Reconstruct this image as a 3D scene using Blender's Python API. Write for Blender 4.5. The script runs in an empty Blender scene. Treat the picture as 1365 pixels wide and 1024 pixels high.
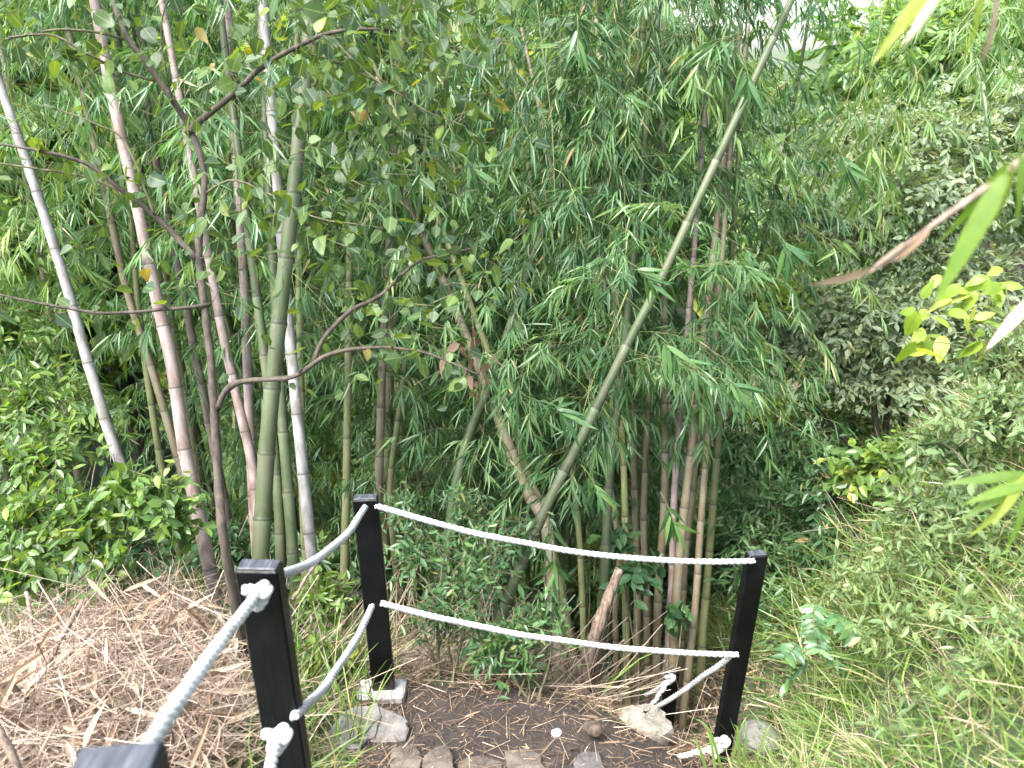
import bpy, math
import numpy as np
from mathutils import Vector, Matrix

S = bpy.context.scene
COL = S.collection
rng = np.random.default_rng(7)
rad = math.radians
UP = np.array([0.0, 0.0, 1.0])

# ------------------------------------------------------------------ camera, sky, sun, exposure
PITCH, CAMZ, FPX = rad(23.0), 2.5, 1025.0
cam_d = bpy.data.cameras.new('camera')
cam = bpy.data.objects.new('camera', cam_d)
COL.objects.link(cam)
cam.location = (0, 0, CAMZ)
cam.rotation_euler = (rad(90) - PITCH, 0, 0)
cam_d.sensor_width = 36.0
cam_d.lens = FPX / 1365.0 * 36.0
cam_d.clip_start, cam_d.clip_end = 0.05, 2000.0
cam_d.dof.use_dof = True
cam_d.dof.focus_distance = 4.2
cam_d.dof.aperture_fstop = 3.2
S.camera = cam

world = bpy.data.worlds.new('World')
S.world = world
world.use_nodes = True
wn, wl = world.node_tree.nodes, world.node_tree.links
bg = wn['Background']
sky = wn.new('ShaderNodeTexSky')
sky.sky_type = 'NISHITA'
sky.sun_disc = False
SUN_EL, SUN_AZ = rad(60), rad(-130)          # azimuth measured from +Y towards +X
sky.sun_elevation, sky.sun_rotation = SUN_EL, SUN_AZ
sky.dust_density, sky.air_density, sky.ozone_density = 3.0, 1.0, 1.0
hsv = wn.new('ShaderNodeHueSaturation')
hsv.inputs['Saturation'].default_value = 0.62
wl.new(sky.outputs[0], hsv.inputs['Color'])
wl.new(hsv.outputs[0], bg.inputs['Color'])
bg.inputs['Strength'].default_value = 0.14

sun_d = bpy.data.lights.new('sun', 'SUN')
sun_d.energy, sun_d.angle, sun_d.color = 1.75, rad(24), (1.0, 0.975, 0.93)
sun = bpy.data.objects.new('sun', sun_d)
COL.objects.link(sun)
sdir = Vector((math.sin(SUN_AZ) * math.cos(SUN_EL), math.cos(SUN_AZ) * math.cos(SUN_EL), math.sin(SUN_EL)))
sun.rotation_euler = sdir.to_track_quat('Z', 'Y').to_euler()
sun.location = (5, 5, 20)

S.view_settings.view_transform = 'Standard'
S.view_settings.look = 'None'
S.view_settings.gamma = 1.0
S.view_settings.use_curve_mapping = False
S.view_settings.exposure = 2.74
S.render.engine = 'CYCLES'
S.cycles.max_bounces = 10
S.cycles.diffuse_bounces = 5
S.cycles.transmission_bounces = 6
S.cycles.use_denoising = True


def pix(px, py, d):
    """a point of the place, from where it shows in the photograph and how deep it lies"""
    u, v = (px - 682.5) / FPX, (py - 512.0) / FPX
    c, s = math.cos(PITCH), math.sin(PITCH)
    return np.array([u * d, d * (c - v * s), CAMZ - d * (s + v * c)])


# ------------------------------------------------------------------ helpers: meshes
def nrm(a):
    a = np.asarray(a, float)
    return a / np.maximum(np.linalg.norm(a, axis=-1, keepdims=True), 1e-9)


class Acc:
    """collects triangles for ONE mesh object"""
    def __init__(self):
        self.V, self.F, self.T, self.U, self.n = [], [], [], [], 0

    def add(self, V, F, tint=0.5, uv=None):
        V = np.asarray(V, float).reshape(-1, 3)
        F = np.asarray(F, int).reshape(-1, 3)
        self.V.append(V)
        self.F.append(F + self.n)
        self.T.append(np.broadcast_to(np.asarray(tint, float), (len(V),)))
        self.U.append(np.zeros((len(V), 2)) if uv is None else np.asarray(uv, float).reshape(-1, 2))
        self.n += len(V)

    def inst(self, T, F, O, D, N, L, W, tint=None):
        """n copies of a template: x along D (scaled L), y sideways (scaled W), z along N (scaled L)"""
        O = np.asarray(O, float).reshape(-1, 3)
        n, k = len(O), len(T)
        if n == 0:
            return
        D = nrm(D)
        Sd = nrm(np.cross(N, D))
        N2 = np.cross(D, Sd)
        L = np.broadcast_to(np.asarray(L, float), (n,))[:, None, None]
        W = np.broadcast_to(np.asarray(W, float), (n,))[:, None, None]
        V = (O[:, None] + D[:, None] * T[None, :, 0:1] * L + Sd[:, None] * T[None, :, 1:2] * W
             + N2[:, None] * T[None, :, 2:3] * L)
        FF = (F[None] + (np.arange(n) * k)[:, None, None])
        t = rng.random(n) if tint is None else np.broadcast_to(np.asarray(tint, float), (n,))
        uv = np.tile(np.stack([T[:, 0], T[:, 1]], 1), (n, 1))
        self.add(V, FF, np.repeat(t, k), uv)

    def mesh(self, name, mat, smooth=False):
        V = np.concatenate(self.V); F = np.concatenate(self.F)
        T = np.concatenate(self.T); U = np.concatenate(self.U)
        me = bpy.data.meshes.new(name)
        me.vertices.add(len(V)); me.vertices.foreach_set('co', V.astype(np.float32).ravel())
        me.loops.add(len(F) * 3); me.loops.foreach_set('vertex_index', F.astype(np.int32).ravel())
        me.polygons.add(len(F))
        me.polygons.foreach_set('loop_start', np.arange(0, len(F) * 3, 3, dtype=np.int32))
        me.polygons.foreach_set('use_smooth', np.full(len(F), smooth))
        a = me.attributes.new('tint', 'FLOAT', 'POINT'); a.data.foreach_set('value', T.astype(np.float32))
        a = me.attributes.new('along', 'FLOAT2', 'POINT'); a.data.foreach_set('vector', U.astype(np.float32).ravel())
        me.update(calc_edges=True)
        if mat:
            me.materials.append(mat)
        return me

    def build(self, name, mat, parent=None, smooth=False, loc=None):
        o = bpy.data.objects.new(name, self.mesh(name, mat, smooth))
        COL.objects.link(o)
        if parent is not None:
            o.parent = parent
        if loc is not None:
            o.location = loc
        return o


def link(name, me, parent=None, loc=(0, 0, 0)):
    o = bpy.data.objects.new(name, me)
    COL.objects.link(o)
    o.parent = parent
    o.location = loc
    return o


def tag(o, label=None, cat=None, group=None, kind=None):
    if label: o['label'] = label
    if cat: o['category'] = cat
    if group: o['group'] = group
    if kind: o['kind'] = kind
    return o


def thing(name, label, cat, loc=(0, 0, 0), group=None):
    o = bpy.data.objects.new(name, None)
    COL.objects.link(o)
    o.location = loc
    o.empty_display_size = 0.1
    return tag(o, label, cat, group)


def copy_tree(o, parent=None):
    c = o.copy()
    COL.objects.link(c)
    if parent is not None:
        c.parent = parent
    for ch in list(o.children):
        copy_tree(ch, c)
    return c


def spline(P, n):
    """Catmull-Rom through the rows of P"""
    P = np.asarray(P, float)
    Q = np.vstack([2 * P[0] - P[1], P, 2 * P[-1] - P[-2]])
    m = len(P) - 1
    t = np.linspace(0, m, n)
    i = np.minimum(t.astype(int), m - 1)
    f = (t - i)[:, None]
    a, b, c, d = Q[i], Q[i + 1], Q[i + 2], Q[i + 3]
    return 0.5 * (2 * b + (c - a) * f + (2 * a - 5 * b + 4 * c - d) * f ** 2 + (3 * b - a - 3 * c + d) * f ** 3)


def arclen(P):
    return np.concatenate([[0], np.cumsum(np.linalg.norm(np.diff(P, axis=0), axis=1))])


def resample(P, step):
    s = arclen(P)
    n = max(2, int(s[-1] / step) + 1)
    t = np.linspace(0, s[-1], n)
    return np.stack([np.interp(t, s, P[:, k]) for k in range(3)], 1)


def frames(P):
    T = nrm(np.gradient(P, axis=0))
    ref = np.array([1.0, 0, 0]) if abs(T[0][0]) < 0.8 else np.array([0, 1.0, 0])
    A = np.zeros_like(P)
    a = ref
    for i in range(len(P)):
        a = a - T[i] * a.dot(T[i])
        a = a / max(np.linalg.norm(a), 1e-9)
        A[i] = a
    return T, A, np.cross(T, A)


def tube(acc, P, r, sides=8, tint=0.5, cap=True, v0=0.0):
    P = np.asarray(P, float)
    n = len(P)
    r = np.broadcast_to(np.asarray(r, float), (n,))
    T, A, B = frames(P)
    th = np.linspace(0, 2 * math.pi, sides, endpoint=False)
    V = P[:, None] + r[:, None, None] * (A[:, None] * np.cos(th)[None, :, None] + B[:, None] * np.sin(th)[None, :, None])
    s = arclen(P)
    uv = np.stack(np.broadcast_arrays((th / (2 * math.pi))[None, :], (v0 + s)[:, None]), -1)
    i, j = np.meshgrid(np.arange(n - 1), np.arange(sides), indexing='ij')
    j2 = (j + 1) % sides
    a, b, c, d = i * sides + j, i * sides + j2, (i + 1) * sides + j2, (i + 1) * sides + j
    F = np.concatenate([np.stack([a, b, c], -1).reshape(-1, 3), np.stack([a, c, d], -1).reshape(-1, 3)])
    V, uv = V.reshape(-1, 3), uv.reshape(-1, 2)
    if np.ndim(tint) == 1:
        tint = np.repeat(tint, sides)
        tint = np.concatenate([tint, tint[[0, -1]]]) if cap else tint
    if cap:
        k = n * sides
        V = np.vstack([V, P[0], P[-1]])
        uv = np.vstack([uv, [0.5, v0], [0.5, v0 + s[-1]]])
        jj = np.arange(sides); kk = (jj + 1) % sides
        F = np.vstack([F, np.stack([np.full(sides, k), kk, jj], 1),
                       np.stack([np.full(sides, k + 1), (n - 1) * sides + jj, (n - 1) * sides + kk], 1)])
    acc.add(V, F, tint, uv)


# leaf templates: x along, y half width, z bend
def leaf_t(w=(0.8, 0.75), at=(0.3, 0.65), fold=0.05, bend=0.12):
    def z(t): return -bend * t * t
    a, b = at
    V = np.array([[0, 0, 0], [a, 0, z(a) - fold * .5], [b, 0, z(b) - fold * .5], [1, 0, z(1)],
                  [a, w[0] * .5, z(a) + fold * .5], [a, -w[0] * .5, z(a) + fold * .5],
                  [b, w[1] * .5, z(b) + fold * .4], [b, -w[1] * .5, z(b) + fold * .4]])
    F = np.array([[0, 1, 4], [0, 5, 1], [1, 2, 6], [1, 6, 4], [1, 5, 7], [1, 7, 2], [2, 3, 6], [2, 7, 3]])
    return V, F


LANCE = leaf_t((0.95, 0.72), (0.22, 0.62), 0.02, 0.16)
OVATE = leaf_t((1.0, 0.86), (0.28, 0.66), 0.06, 0.12)
DIAM = (np.array([[0, 0, 0], [.4, .5, .03], [1, 0, -.1], [.4, -.5, .03]]), np.array([[0, 2, 1], [0, 3, 2]]))
PRISM = (np.array([[0, 1, 0], [0, -.5, .866], [0, -.5, -.866], [1, .7, 0], [1, -.35, .6], [1, -.35, -.6]]),
         np.array([[0, 1, 4], [0, 4, 3], [1, 2, 5], [1, 5, 4], [2, 0, 3], [2, 3, 5]]))


def segs(acc, A, B, r, tint=None):
    """thin straight twigs from the rows of A to the rows of B"""
    A = np.asarray(A, float).reshape(-1, 3); B = np.asarray(B, float).reshape(-1, 3)
    n = len(A)
    if n == 0: return
    D = B - A
    L = np.linalg.norm(D, axis=1)
    D = nrm(D)
    Sd = nrm(np.cross(D, np.where(np.abs(D[:, 2:3]) > .9, [[1.0, 0, 0]], [[0, 0, 1.0]])))
    N = np.cross(Sd, D)
    r = np.broadcast_to(np.asarray(r, float), (n,))
    T, F = PRISM
    V = (A[:, None] + D[:, None] * T[None, :, 0:1] * L[:, None, None]
         + r[:, None, None] * (Sd[:, None] * T[None, :, 1:2] + N[:, None] * T[None, :, 2:3]))
    FF = F[None] + (np.arange(n) * 6)[:, None, None]
    t = rng.random(n) if tint is None else np.broadcast_to(tint, (n,))
    acc.add(V, FF, np.repeat(t, 6))


# ------------------------------------------------------------------ helpers: materials
def new_mat(name):
    m = bpy.data.materials.new(name)
    m.use_nodes = True
    nt = m.node_tree
    return m, nt.nodes, nt.links, nt.nodes['Principled BSDF'], nt.nodes['Material Output']


def ramp(n, stops):
    r = n.new('ShaderNodeValToRGB')
    e = r.color_ramp.elements
    while len(e) < len(stops): e.new(0.5)
    for el, (p, c) in zip(e, stops):
        el.position = p
        el.color = (*c, 1)
    return r


def attr(n, name):
    a = n.new('ShaderNodeAttribute')
    a.attribute_name = name
    return a


def noise(n, l, scale, detail=4, src=None, rough=0.55):
    t = n.new('ShaderNodeTexNoise')
    t.inputs['Scale'].default_value = scale
    t.inputs['Detail'].default_value = detail
    t.inputs['Roughness'].default_value = rough
    if src is not None: l.new(src, t.inputs['Vector'])
    return t


def bump(n, l, b, h, strength, dist=0.01):
    k = n.new('ShaderNodeBump')
    k.inputs['Strength'].default_value = strength
    k.inputs['Distance'].default_value = dist
    l.new(h, k.inputs['Height'])
    l.new(k.outputs[0], b.inputs['Normal'])


def leaf_mat(name, stops, trans=0.42, rough=0.38, glow=(1.5, 1.45, 0.55), spec=0.5, rib=False):
    m, n, l, b, out = new_mat(name)
    a = attr(n, 'tint')
    r = ramp(n, stops)
    ob = n.new('ShaderNodeObjectInfo')
    ad = n.new('ShaderNodeMath'); ad.operation = 'MULTIPLY_ADD'
    l.new(ob.outputs['Random'], ad.inputs[0])
    ad.inputs[1].default_value = 0.24
    sub = n.new('ShaderNodeMath'); sub.operation = 'SUBTRACT'; sub.inputs[1].default_value = 0.12
    l.new(a.outputs['Fac'], sub.inputs[0])
    l.new(sub.outputs[0], ad.inputs[2])
    l.new(ad.outputs[0], r.inputs[0])
    tc = n.new('ShaderNodeTexCoord')
    ns = noise(n, l, 60 if rib else 25, 3, tc.outputs['Object'])
    mx = n.new('ShaderNodeMix'); mx.data_type = 'RGBA'; mx.blend_type = 'MULTIPLY'
    mx.inputs[0].default_value = 0.35
    nr = ramp(n, [(0.3, (.55, .6, .5)), (0.7, (1.25, 1.2, 1.1))])
    l.new(ns.outputs[0], nr.inputs[0])
    l.new(r.outputs[0], mx.inputs[6]); l.new(nr.outputs[0], mx.inputs[7])
    colr = mx.outputs[2]
    if rib:                                             # pale midrib and fine veins along the blade
        uv = attr(n, 'along')
        sp = n.new('ShaderNodeSeparateXYZ'); l.new(uv.outputs['Vector'], sp.inputs[0])
        ab = n.new('ShaderNodeMath'); ab.operation = 'ABSOLUTE'; l.new(sp.outputs[1], ab.inputs[0])
        rr = ramp(n, [(0.015, (1, 1, 1)), (0.05, (0, 0, 0))]); l.new(ab.outputs[0], rr.inputs[0])
        m2 = n.new('ShaderNodeMix'); m2.data_type = 'RGBA'
        l.new(rr.outputs[0], m2.inputs[0]); l.new(colr, m2.inputs[6])
        m2.inputs[7].default_value = (.15, .22, .08, 1)
        colr = m2.outputs[2]
        wv = n.new('ShaderNodeTexWave'); wv.bands_direction = 'Y'; wv.inputs['Scale'].default_value = 6
        l.new(uv.outputs['Vector'], wv.inputs['Vector'])
        bump(n, l, b, wv.outputs[1], 0.2, 0.002)
    l.new(colr, b.inputs['Base Color'])
    b.inputs['Roughness'].default_value = rough
    b.inputs['Specular IOR Level'].default_value = spec
    tr = n.new('ShaderNodeBsdfTranslucent')
    g = n.new('ShaderNodeMix'); g.data_type = 'RGBA'; g.blend_type = 'MULTIPLY'
    g.inputs[0].default_value = 1.0
    l.new(colr, g.inputs[6]); g.inputs[7].default_value = (*glow, 1)
    l.new(g.outputs[2], tr.inputs['Color'])
    ms = n.new('ShaderNodeMixShader'); ms.inputs[0].default_value = trans
    l.new(b.outputs[0], ms.inputs[1]); l.new(tr.outputs[0], ms.inputs[2])
    l.new(ms.outputs[0], out.inputs['Surface'])
    return m


def bark_mat(name, c1, c2, scale=30, rough=0.85, stretch=0.25, bmp=0.5):
    m, n, l, b, out = new_mat(name)
    tc = n.new('ShaderNodeTexCoord')
    mp = n.new('ShaderNodeMapping'); mp.inputs['Scale'].default_value = (1, 1, stretch)
    l.new(tc.outputs['Object'], mp.inputs[0])
    ns = noise(n, l, scale, 6, mp.outputs[0], 0.65)
    r = ramp(n, [(0.35, c1), (0.65, c2)])
    l.new(ns.outputs[0], r.inputs[0])
    a = attr(n, 'tint')
    hv = n.new('ShaderNodeHueSaturation')
    mr = n.new('ShaderNodeMapRange'); mr.inputs[3].default_value = 0.65; mr.inputs[4].default_value = 1.35
    l.new(a.outputs['Fac'], mr.inputs[0]); l.new(mr.outputs[0], hv.inputs['Value'])
    l.new(r.outputs[0], hv.inputs['Color'])
    l.new(hv.outputs[0], b.inputs['Base Color'])
    b.inputs['Roughness'].default_value = rough
    bump(n, l, b, ns.outputs[0], bmp)
    return m


def culm_mat(name, base, bloom, blotch, bloom_w=0.5, blotch_amt=0.5):
    """tint holds the place within one internode (0 just above a node, 1 at the next node)"""
    m, n, l, b, out = new_mat(name)
    a = attr(n, 'tint')
    tc = n.new('ShaderNodeTexCoord')
    mp = n.new('ShaderNodeMapping'); mp.inputs['Scale'].default_value = (1, 1, 0.15)
    l.new(tc.outputs['Object'], mp.inputs[0])
    n1 = noise(n, l, 26, 5, mp.outputs[0], 0.6)
    n2 = noise(n, l, 9, 6, tc.outputs['Object'], 0.7)
    r1 = ramp(n, [(0.3, tuple(x * .72 for x in base)), (0.7, tuple(min(1, x * 1.25) for x in base))])
    l.new(n1.outputs[0], r1.inputs[0])
    # bloom: pale wax strongest just below each node
    rb = ramp(n, [(0.0, (.1, .1, .1)), (0.05, (.0, .0, .0)), (0.45, (.15, .15, .15)), (0.9, (bloom_w,) * 3), (0.975, (.95, .95, .95))])
    l.new(a.outputs['Fac'], rb.inputs[0])
    mb = n.new('ShaderNodeMix'); mb.data_type = 'RGBA'
    mm = n.new('ShaderNodeMath'); mm.operation = 'MULTIPLY'
    l.new(rb.outputs[0], mm.inputs[0]); l.new(n2.outputs[0], mm.inputs[1])
    mm2 = n.new('ShaderNodeMath'); mm2.operation = 'MULTIPLY'; mm2.inputs[1].default_value = 1.5; mm2.use_clamp = True
    l.new(mm.outputs[0], mm2.inputs[0])
    l.new(mm2.outputs[0], mb.inputs[0]); l.new(r1.outputs[0], mb.inputs[6]); mb.inputs[7].default_value = (*bloom, 1)
    # blotches of lichen and age
    rk = ramp(n, [(0.45, (0, 0, 0)), (0.6, (blotch_amt,) * 3)])
    n3 = noise(n, l, 14, 6, mp.outputs[0], 0.7)
    l.new(n3.outputs[0], rk.inputs[0])
    mk = n.new('ShaderNodeMix'); mk.data_type = 'RGBA'
    l.new(rk.outputs[0], mk.inputs[0]); l.new(mb.outputs[2], mk.inputs[6]); mk.inputs[7].default_value = (*blotch, 1)
    # dark scar line at the node itself
    rd = ramp(n, [(0.0, (.75, .75, .75)), (0.02, (.7, .7, .7)), (0.04, (.35, .35, .35)), (0.16, (0, 0, 0))])
    l.new(a.outputs['Fac'], rd.inputs[0])
    md = n.new('ShaderNodeMix'); md.data_type = 'RGBA'
    l.new(rd.outputs[0], md.inputs[0]); l.new(mk.outputs[2], md.inputs[6]); md.inputs[7].default_value = (.035, .03, .022, 1)
    l.new(md.outputs[2], b.inputs['Base Color'])
    b.inputs['Roughness'].default_value = 0.55
    b.inputs['Specular IOR Level'].default_value = 0.3
    bump(n, l, b, n3.outputs[0], 0.3, 0.004)
    return m


M = {}
# bamboo leaves: cool green, some yellowing, a few straw coloured
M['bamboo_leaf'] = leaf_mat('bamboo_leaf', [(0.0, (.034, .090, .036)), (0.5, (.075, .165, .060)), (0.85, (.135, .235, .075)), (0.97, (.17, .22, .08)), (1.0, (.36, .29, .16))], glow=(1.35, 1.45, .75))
M['bamboo_leaf_pale'] = leaf_mat('bamboo_leaf_pale', [(0.0, (.065, .14, .05)), (0.5, (.135, .235, .085)), (0.85, (.22, .33, .11)), (0.98, (.28, .31, .12)), (1.0, (.42, .35, .2))], trans=0.48)  # lighter copy: the wash of open sky light is put into the colour
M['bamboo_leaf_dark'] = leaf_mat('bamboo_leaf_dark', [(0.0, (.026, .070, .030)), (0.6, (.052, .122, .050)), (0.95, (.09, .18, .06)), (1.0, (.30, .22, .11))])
M['broad_leaf'] = leaf_mat('broad_leaf', [(0.0, (.035, .07, .038)), (0.45, (.06, .11, .04)), (0.85, (.10, .165, .035)), (0.97, (.17, .20, .035)), (1.0, (.22, .17, .05))], trans=0.42, rough=.4, spec=.45, glow=(1.6, 1.4, .45), rib=True)
M['scrub_leaf'] = leaf_mat('scrub_leaf', [(0.0, (.05, .11, .03)), (0.5, (.105, .19, .045)), (0.85, (.20, .28, .05)), (1.0, (.36, .33, .06))], trans=.45)
M['grey_leaf'] = leaf_mat('grey_leaf', [(0.0, (.09, .135, .08)), (0.5, (.17, .23, .14)), (0.85, (.26, .32, .19)), (1.0, (.31, .33, .18))], trans=.42, rough=.5)  # own grey green, paled further to paint in the washed-out sky light
M['fern_leaf'] = leaf_mat('fern_leaf', [(0.0, (.035, .09, .04)), (0.5, (.065, .15, .06)), (0.9, (.11, .2, .06)), (1.0, (.24, .22, .09))], trans=.4)
M['weed_leaf'] = leaf_mat('weed_leaf', [(0.0, (.07, .13, .05)), (0.5, (.13, .205, .08)), (0.9, (.2, .28, .11)), (1.0, (.32, .3, .14))], trans=.42, rough=.45)
M['lime_leaf'] = leaf_mat('lime_leaf', [(0.0, (.14, .23, .03)), (0.6, (.24, .34, .045)), (1.0, (.36, .40, .08))], trans=.5, rib=True)
M['near_leaf'] = leaf_mat('near_leaf', [(0.0, (.10, .19, .03)), (0.6, (.16, .26, .04)), (1.0, (.28, .32, .05))], trans=.55, rib=True)
M['tan_leaf'] = leaf_mat('tan_leaf', [(0.0, (.17, .10, .06)), (0.5, (.31, .22, .15)), (1.0, (.54, .46, .36))], trans=.25, rough=.6, glow=(1.1, 1.0, .9))
M['grass'] = leaf_mat('grass', [(0.0, (.08, .15, .04)), (0.5, (.14, .23, .06)), (0.78, (.21, .29, .08)), (0.9, (.36, .32, .18)), (1.0, (.45, .37, .26))], trans=.4)
M['straw'] = leaf_mat('straw', [(0.0, (.10, .066, .05)), (0.4, (.23, .165, .125)), (0.8, (.37, .28, .215)), (1.0, (.56, .48, .40))], trans=.12, rough=.65, glow=(1, .95, .9))
M['litter'] = leaf_mat('litter', [(0.0, (.06, .035, .022)), (0.5, (.17, .11, .07)), (0.85, (.33, .24, .16)), (1.0, (.5, .42, .33))], trans=.08, rough=.8, glow=(1, .95, .9))
M['twig'] = bark_mat('twig', (.05, .045, .025), (.13, .12, .06))
M['green_twig'] = bark_mat('green_twig', (.07, .09, .03), (.16, .17, .06))
M['bark'] = bark_mat('bark', (.022, .016, .012), (.085, .066, .048), 40)
M['dark_bark'] = bark_mat('dark_bark', (.025, .02, .015), (.08, .065, .05), 35)
M['dead_wood'] = bark_mat('dead_wood', (.05, .034, .025), (.27, .20, .15), 45, .85, .12, .9)
M['rot_wood'] = bark_mat('rot_wood', (.02, .015, .01), (.10, .07, .05), 30, .9, .2)
M['culm_green'] = culm_mat('culm_green', (.042, .064, .022), (.15, .175, .11), (.085, .078, .05), .55, .6)
M['culm_dark'] = culm_mat('culm_dark', (.034, .052, .02), (.11, .135, .08), (.10, .11, .06), .4, .4)
M['culm_olive'] = culm_mat('culm_olive', (.13, .15, .055), (.24, .26, .15), (.18, .15, .09), .35, .5)
M['culm_pale'] = culm_mat('culm_pale', (.225, .215, .21), (.34, .325, .32), (.11, .10, .075), .5, .7)
M['culm_pink'] = culm_mat('culm_pink', (.215, .165, .15), (.33, .28, .265), (.10, .07, .05), .45, .7)
M['culm_brown'] = culm_mat('culm_brown', (.145, .125, .08), (.25, .235, .18), (.13, .085, .05), .5, .6)

# ------------------------------------------------------------------ terrain
CP = np.array([
    (0, -1.5, 1.55), (0, 0, 1.05), (0, .6, .80), (0, 1.5, .38), (0, 2.1, -.02), (0, 2.5, -.16), (-.55, 2.6, -.19), (.5, 2.5, -.27),
    (1.05, 2.72, -.7), (.85, 2.25, -.33), (-.5, .6, .75), (-.6, 1.47, .38), (-.65, 2.9, -.28), (0, 2.9, -.3), (.62, 2.98, -.62),
    (-.5, 3.5, -.8), (0, 3.45, -.95), (.5, 3.5, -1.25), (.95, 3.7, -1.6), (1.33, 3.2, -1.15), (1.2, 4.5, -2.2), (0, 5, -2.3),
    (-2, 5, -1.5), (2.2, 6, -2.2), (0, 8, -4.3), (5.5, 8, -1.5), (-5, 8, -3.4), (0, 12, -6.2), (-8, 12, -5.5), (8, 12, -3.0),
    (0, 18, -8), (-15, 18, -7.5), (15, 18, -4), (0, 26, -8), (-20, 28, -7), (20, 28, -4), (0, 40, -6), (-35, 42, -5), (35, 42, -4),
    (0, 62, -1), (-50, 62, 1), (24, 62, -5), (50, 62, -2), (0, 110, 5), (43, 110, -1), (-90, 110, 9), (90, 110, 3),
    (-1.2, 1.5, .2), (-1.7, 2.4, .0), (-2.6, 2.0, .1), (-1.5, 3.5, -.6), (-3, 3.6, -.55), (-5, 4, -.8), (-2.5, .4, .6), (-6, 1, .6), (-8, -3, 2), (-12, 6, -2),
    (.8, 1.3, .45), (.55, .3, .98), (1.2, 1.3, .9), (1.7, 1.3, 1.5), (1.32, 2.6, -.42), (1.77, 2.77, .08), (2.15, 2.6, .75), (2.8, 2.6, 1.5),
    (1.62, 3.4, -.85), (2.04, 4.1, -.6), (2.6, 4, .1), (3.5, 4, 1.1), (4, 6, 0), (3, 6, -1.2), (6, 3, 2.6), (7, 6, 1.4), (3, 0, 2.6), (6, -3, 3.5), (14, 6, 3),
    (0, -8, 3.5)], float)
_n = len(CP)


def _phi(d2):
    return np.where(d2 > 0, 0.5 * d2 * np.log(np.maximum(d2, 1e-12)), 0)


_K = np.zeros((_n + 3, _n + 3))
_K[:_n, :_n] = _phi(((CP[:, None, :2] - CP[None, :, :2]) ** 2).sum(-1)) + np.eye(_n) * 0.01
_K[:_n, _n], _K[:_n, _n + 1:] = 1, CP[:, :2]
_K[_n, :_n], _K[_n + 1:, :_n] = 1, CP[:, :2].T
_W = np.linalg.solve(_K, np.concatenate([CP[:, 2], np.zeros(3)]))


def hz(x, y):
    x, y = np.asarray(x, float), np.asarray(y, float)
    sh = x.shape
    x, y = x.ravel(), y.ravel()
    out = np.zeros(len(x))
    for k in range(0, len(x), 20000):
        q = np.stack([x[k:k + 20000], y[k:k + 20000]], 1)
        d2 = ((q[:, None] - CP[None, :, :2]) ** 2).sum(-1)
        out[k:k + 20000] = _phi(d2) @ _W[:_n] + _W[_n] + q @ _W[_n + 1:]
    return out.reshape(sh)


def lumps(x, y):
    return (.025 * np.sin(3.1 * x + 1.3 * y) * np.sin(2.7 * y - x) + .014 * np.sin(9.7 * x + 2) * np.sin(8.3 * y + x)
            + .008 * np.sin(21 * x + 5 * y) * np.sin(19 * y - 7 * x))


def ground(x, y):
    return hz(x, y) + lumps(np.asarray(x, float), np.asarray(y, float))


def grid_mesh(xs, ys, dz=0.0, mask=None):
    X, Y = np.meshgrid(xs, ys, indexing='ij')
    Z = ground(X, Y) + dz
    nx, ny = len(xs), len(ys)
    V = np.stack([X, Y, Z], -1).reshape(-1, 3)
    i, j = np.meshgrid(np.arange(nx - 1), np.arange(ny - 1), indexing='ij')
    a, b, c, d = i * ny + j, (i + 1) * ny + j, (i + 1) * ny + j + 1, i * ny + j + 1
    F = np.concatenate([np.stack([a, b, c], -1).reshape(-1, 3), np.stack([a, c, d], -1).reshape(-1, 3)])
    if mask is not None:
        ctr = V[F].mean(1)
        F = F[mask(ctr[:, 0], ctr[:, 1])]
    return V, F


def soil_mat(name, dark, mid, light, moss=None):
    m, n, l, b, out = new_mat(name)
    tc = n.new('ShaderNodeTexCoord')
    n1 = noise(n, l, 3.5, 8, tc.outputs['Object'], .65)
    n2 = noise(n, l, 55, 6, tc.outputs['Object'], .7)
    mx = n.new('ShaderNodeMath'); mx.operation = 'MULTIPLY_ADD'; mx.inputs[1].default_value = .5
    l.new(n2.outputs[0], mx.inputs[0])
    h = n.new('ShaderNodeMath'); h.operation = 'MULTIPLY'; h.inputs[1].default_value = .5
    l.new(n1.outputs[0], h.inputs[0]); l.new(h.outputs[0], mx.inputs[2])
    r = ramp(n, [(.33, dark), (.5, mid), (.68, light)])
    l.new(mx.outputs[0], r.inputs[0])
    c = r.outputs[0]
    if moss:
        n3 = noise(n, l, 1.7, 5, tc.outputs['Object'], .6)
        rm = ramp(n, [(.34, (0, 0, 0)), (.48, (1, 1, 1))]); l.new(n3.outputs[0], rm.inputs[0])
        mm = n.new('ShaderNodeMix'); mm.data_type = 'RGBA'
        l.new(rm.outputs[0], mm.inputs[0]); l.new(c, mm.inputs[6]); mm.inputs[7].default_value = (*moss, 1)
        c = mm.outputs[2]
    l.new(c, b.inputs['Base Color'])
    b.inputs['Roughness'].default_value = .9
    bump(n, l, b, mx.outputs[0], .9, .03)
    return m


M['soil'] = soil_mat('soil', (.03, .022, .016), (.07, .052, .036), (.15, .11, .075), (.05, .075, .03))
M['path'] = soil_mat('path', (.014, .010, .009), (.033, .024, .020), (.075, .057, .048))

g = lambda lo, hi, n: np.linspace(lo, hi, n)
xs = np.unique(np.concatenate([g(-150, -30, 13), g(-30, -6, 25), g(-6, 6, 161), g(6, 30, 25), g(30, 150, 13)]))
ys = np.unique(np.concatenate([g(-30, -2, 8), g(-2, 6, 121), g(6, 30, 49), g(30, 160, 27)]))
acc = Acc(); acc.add(*grid_mesh(xs, ys))
tag(acc.build('ground', M['soil'], smooth=True), kind='structure')


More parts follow.
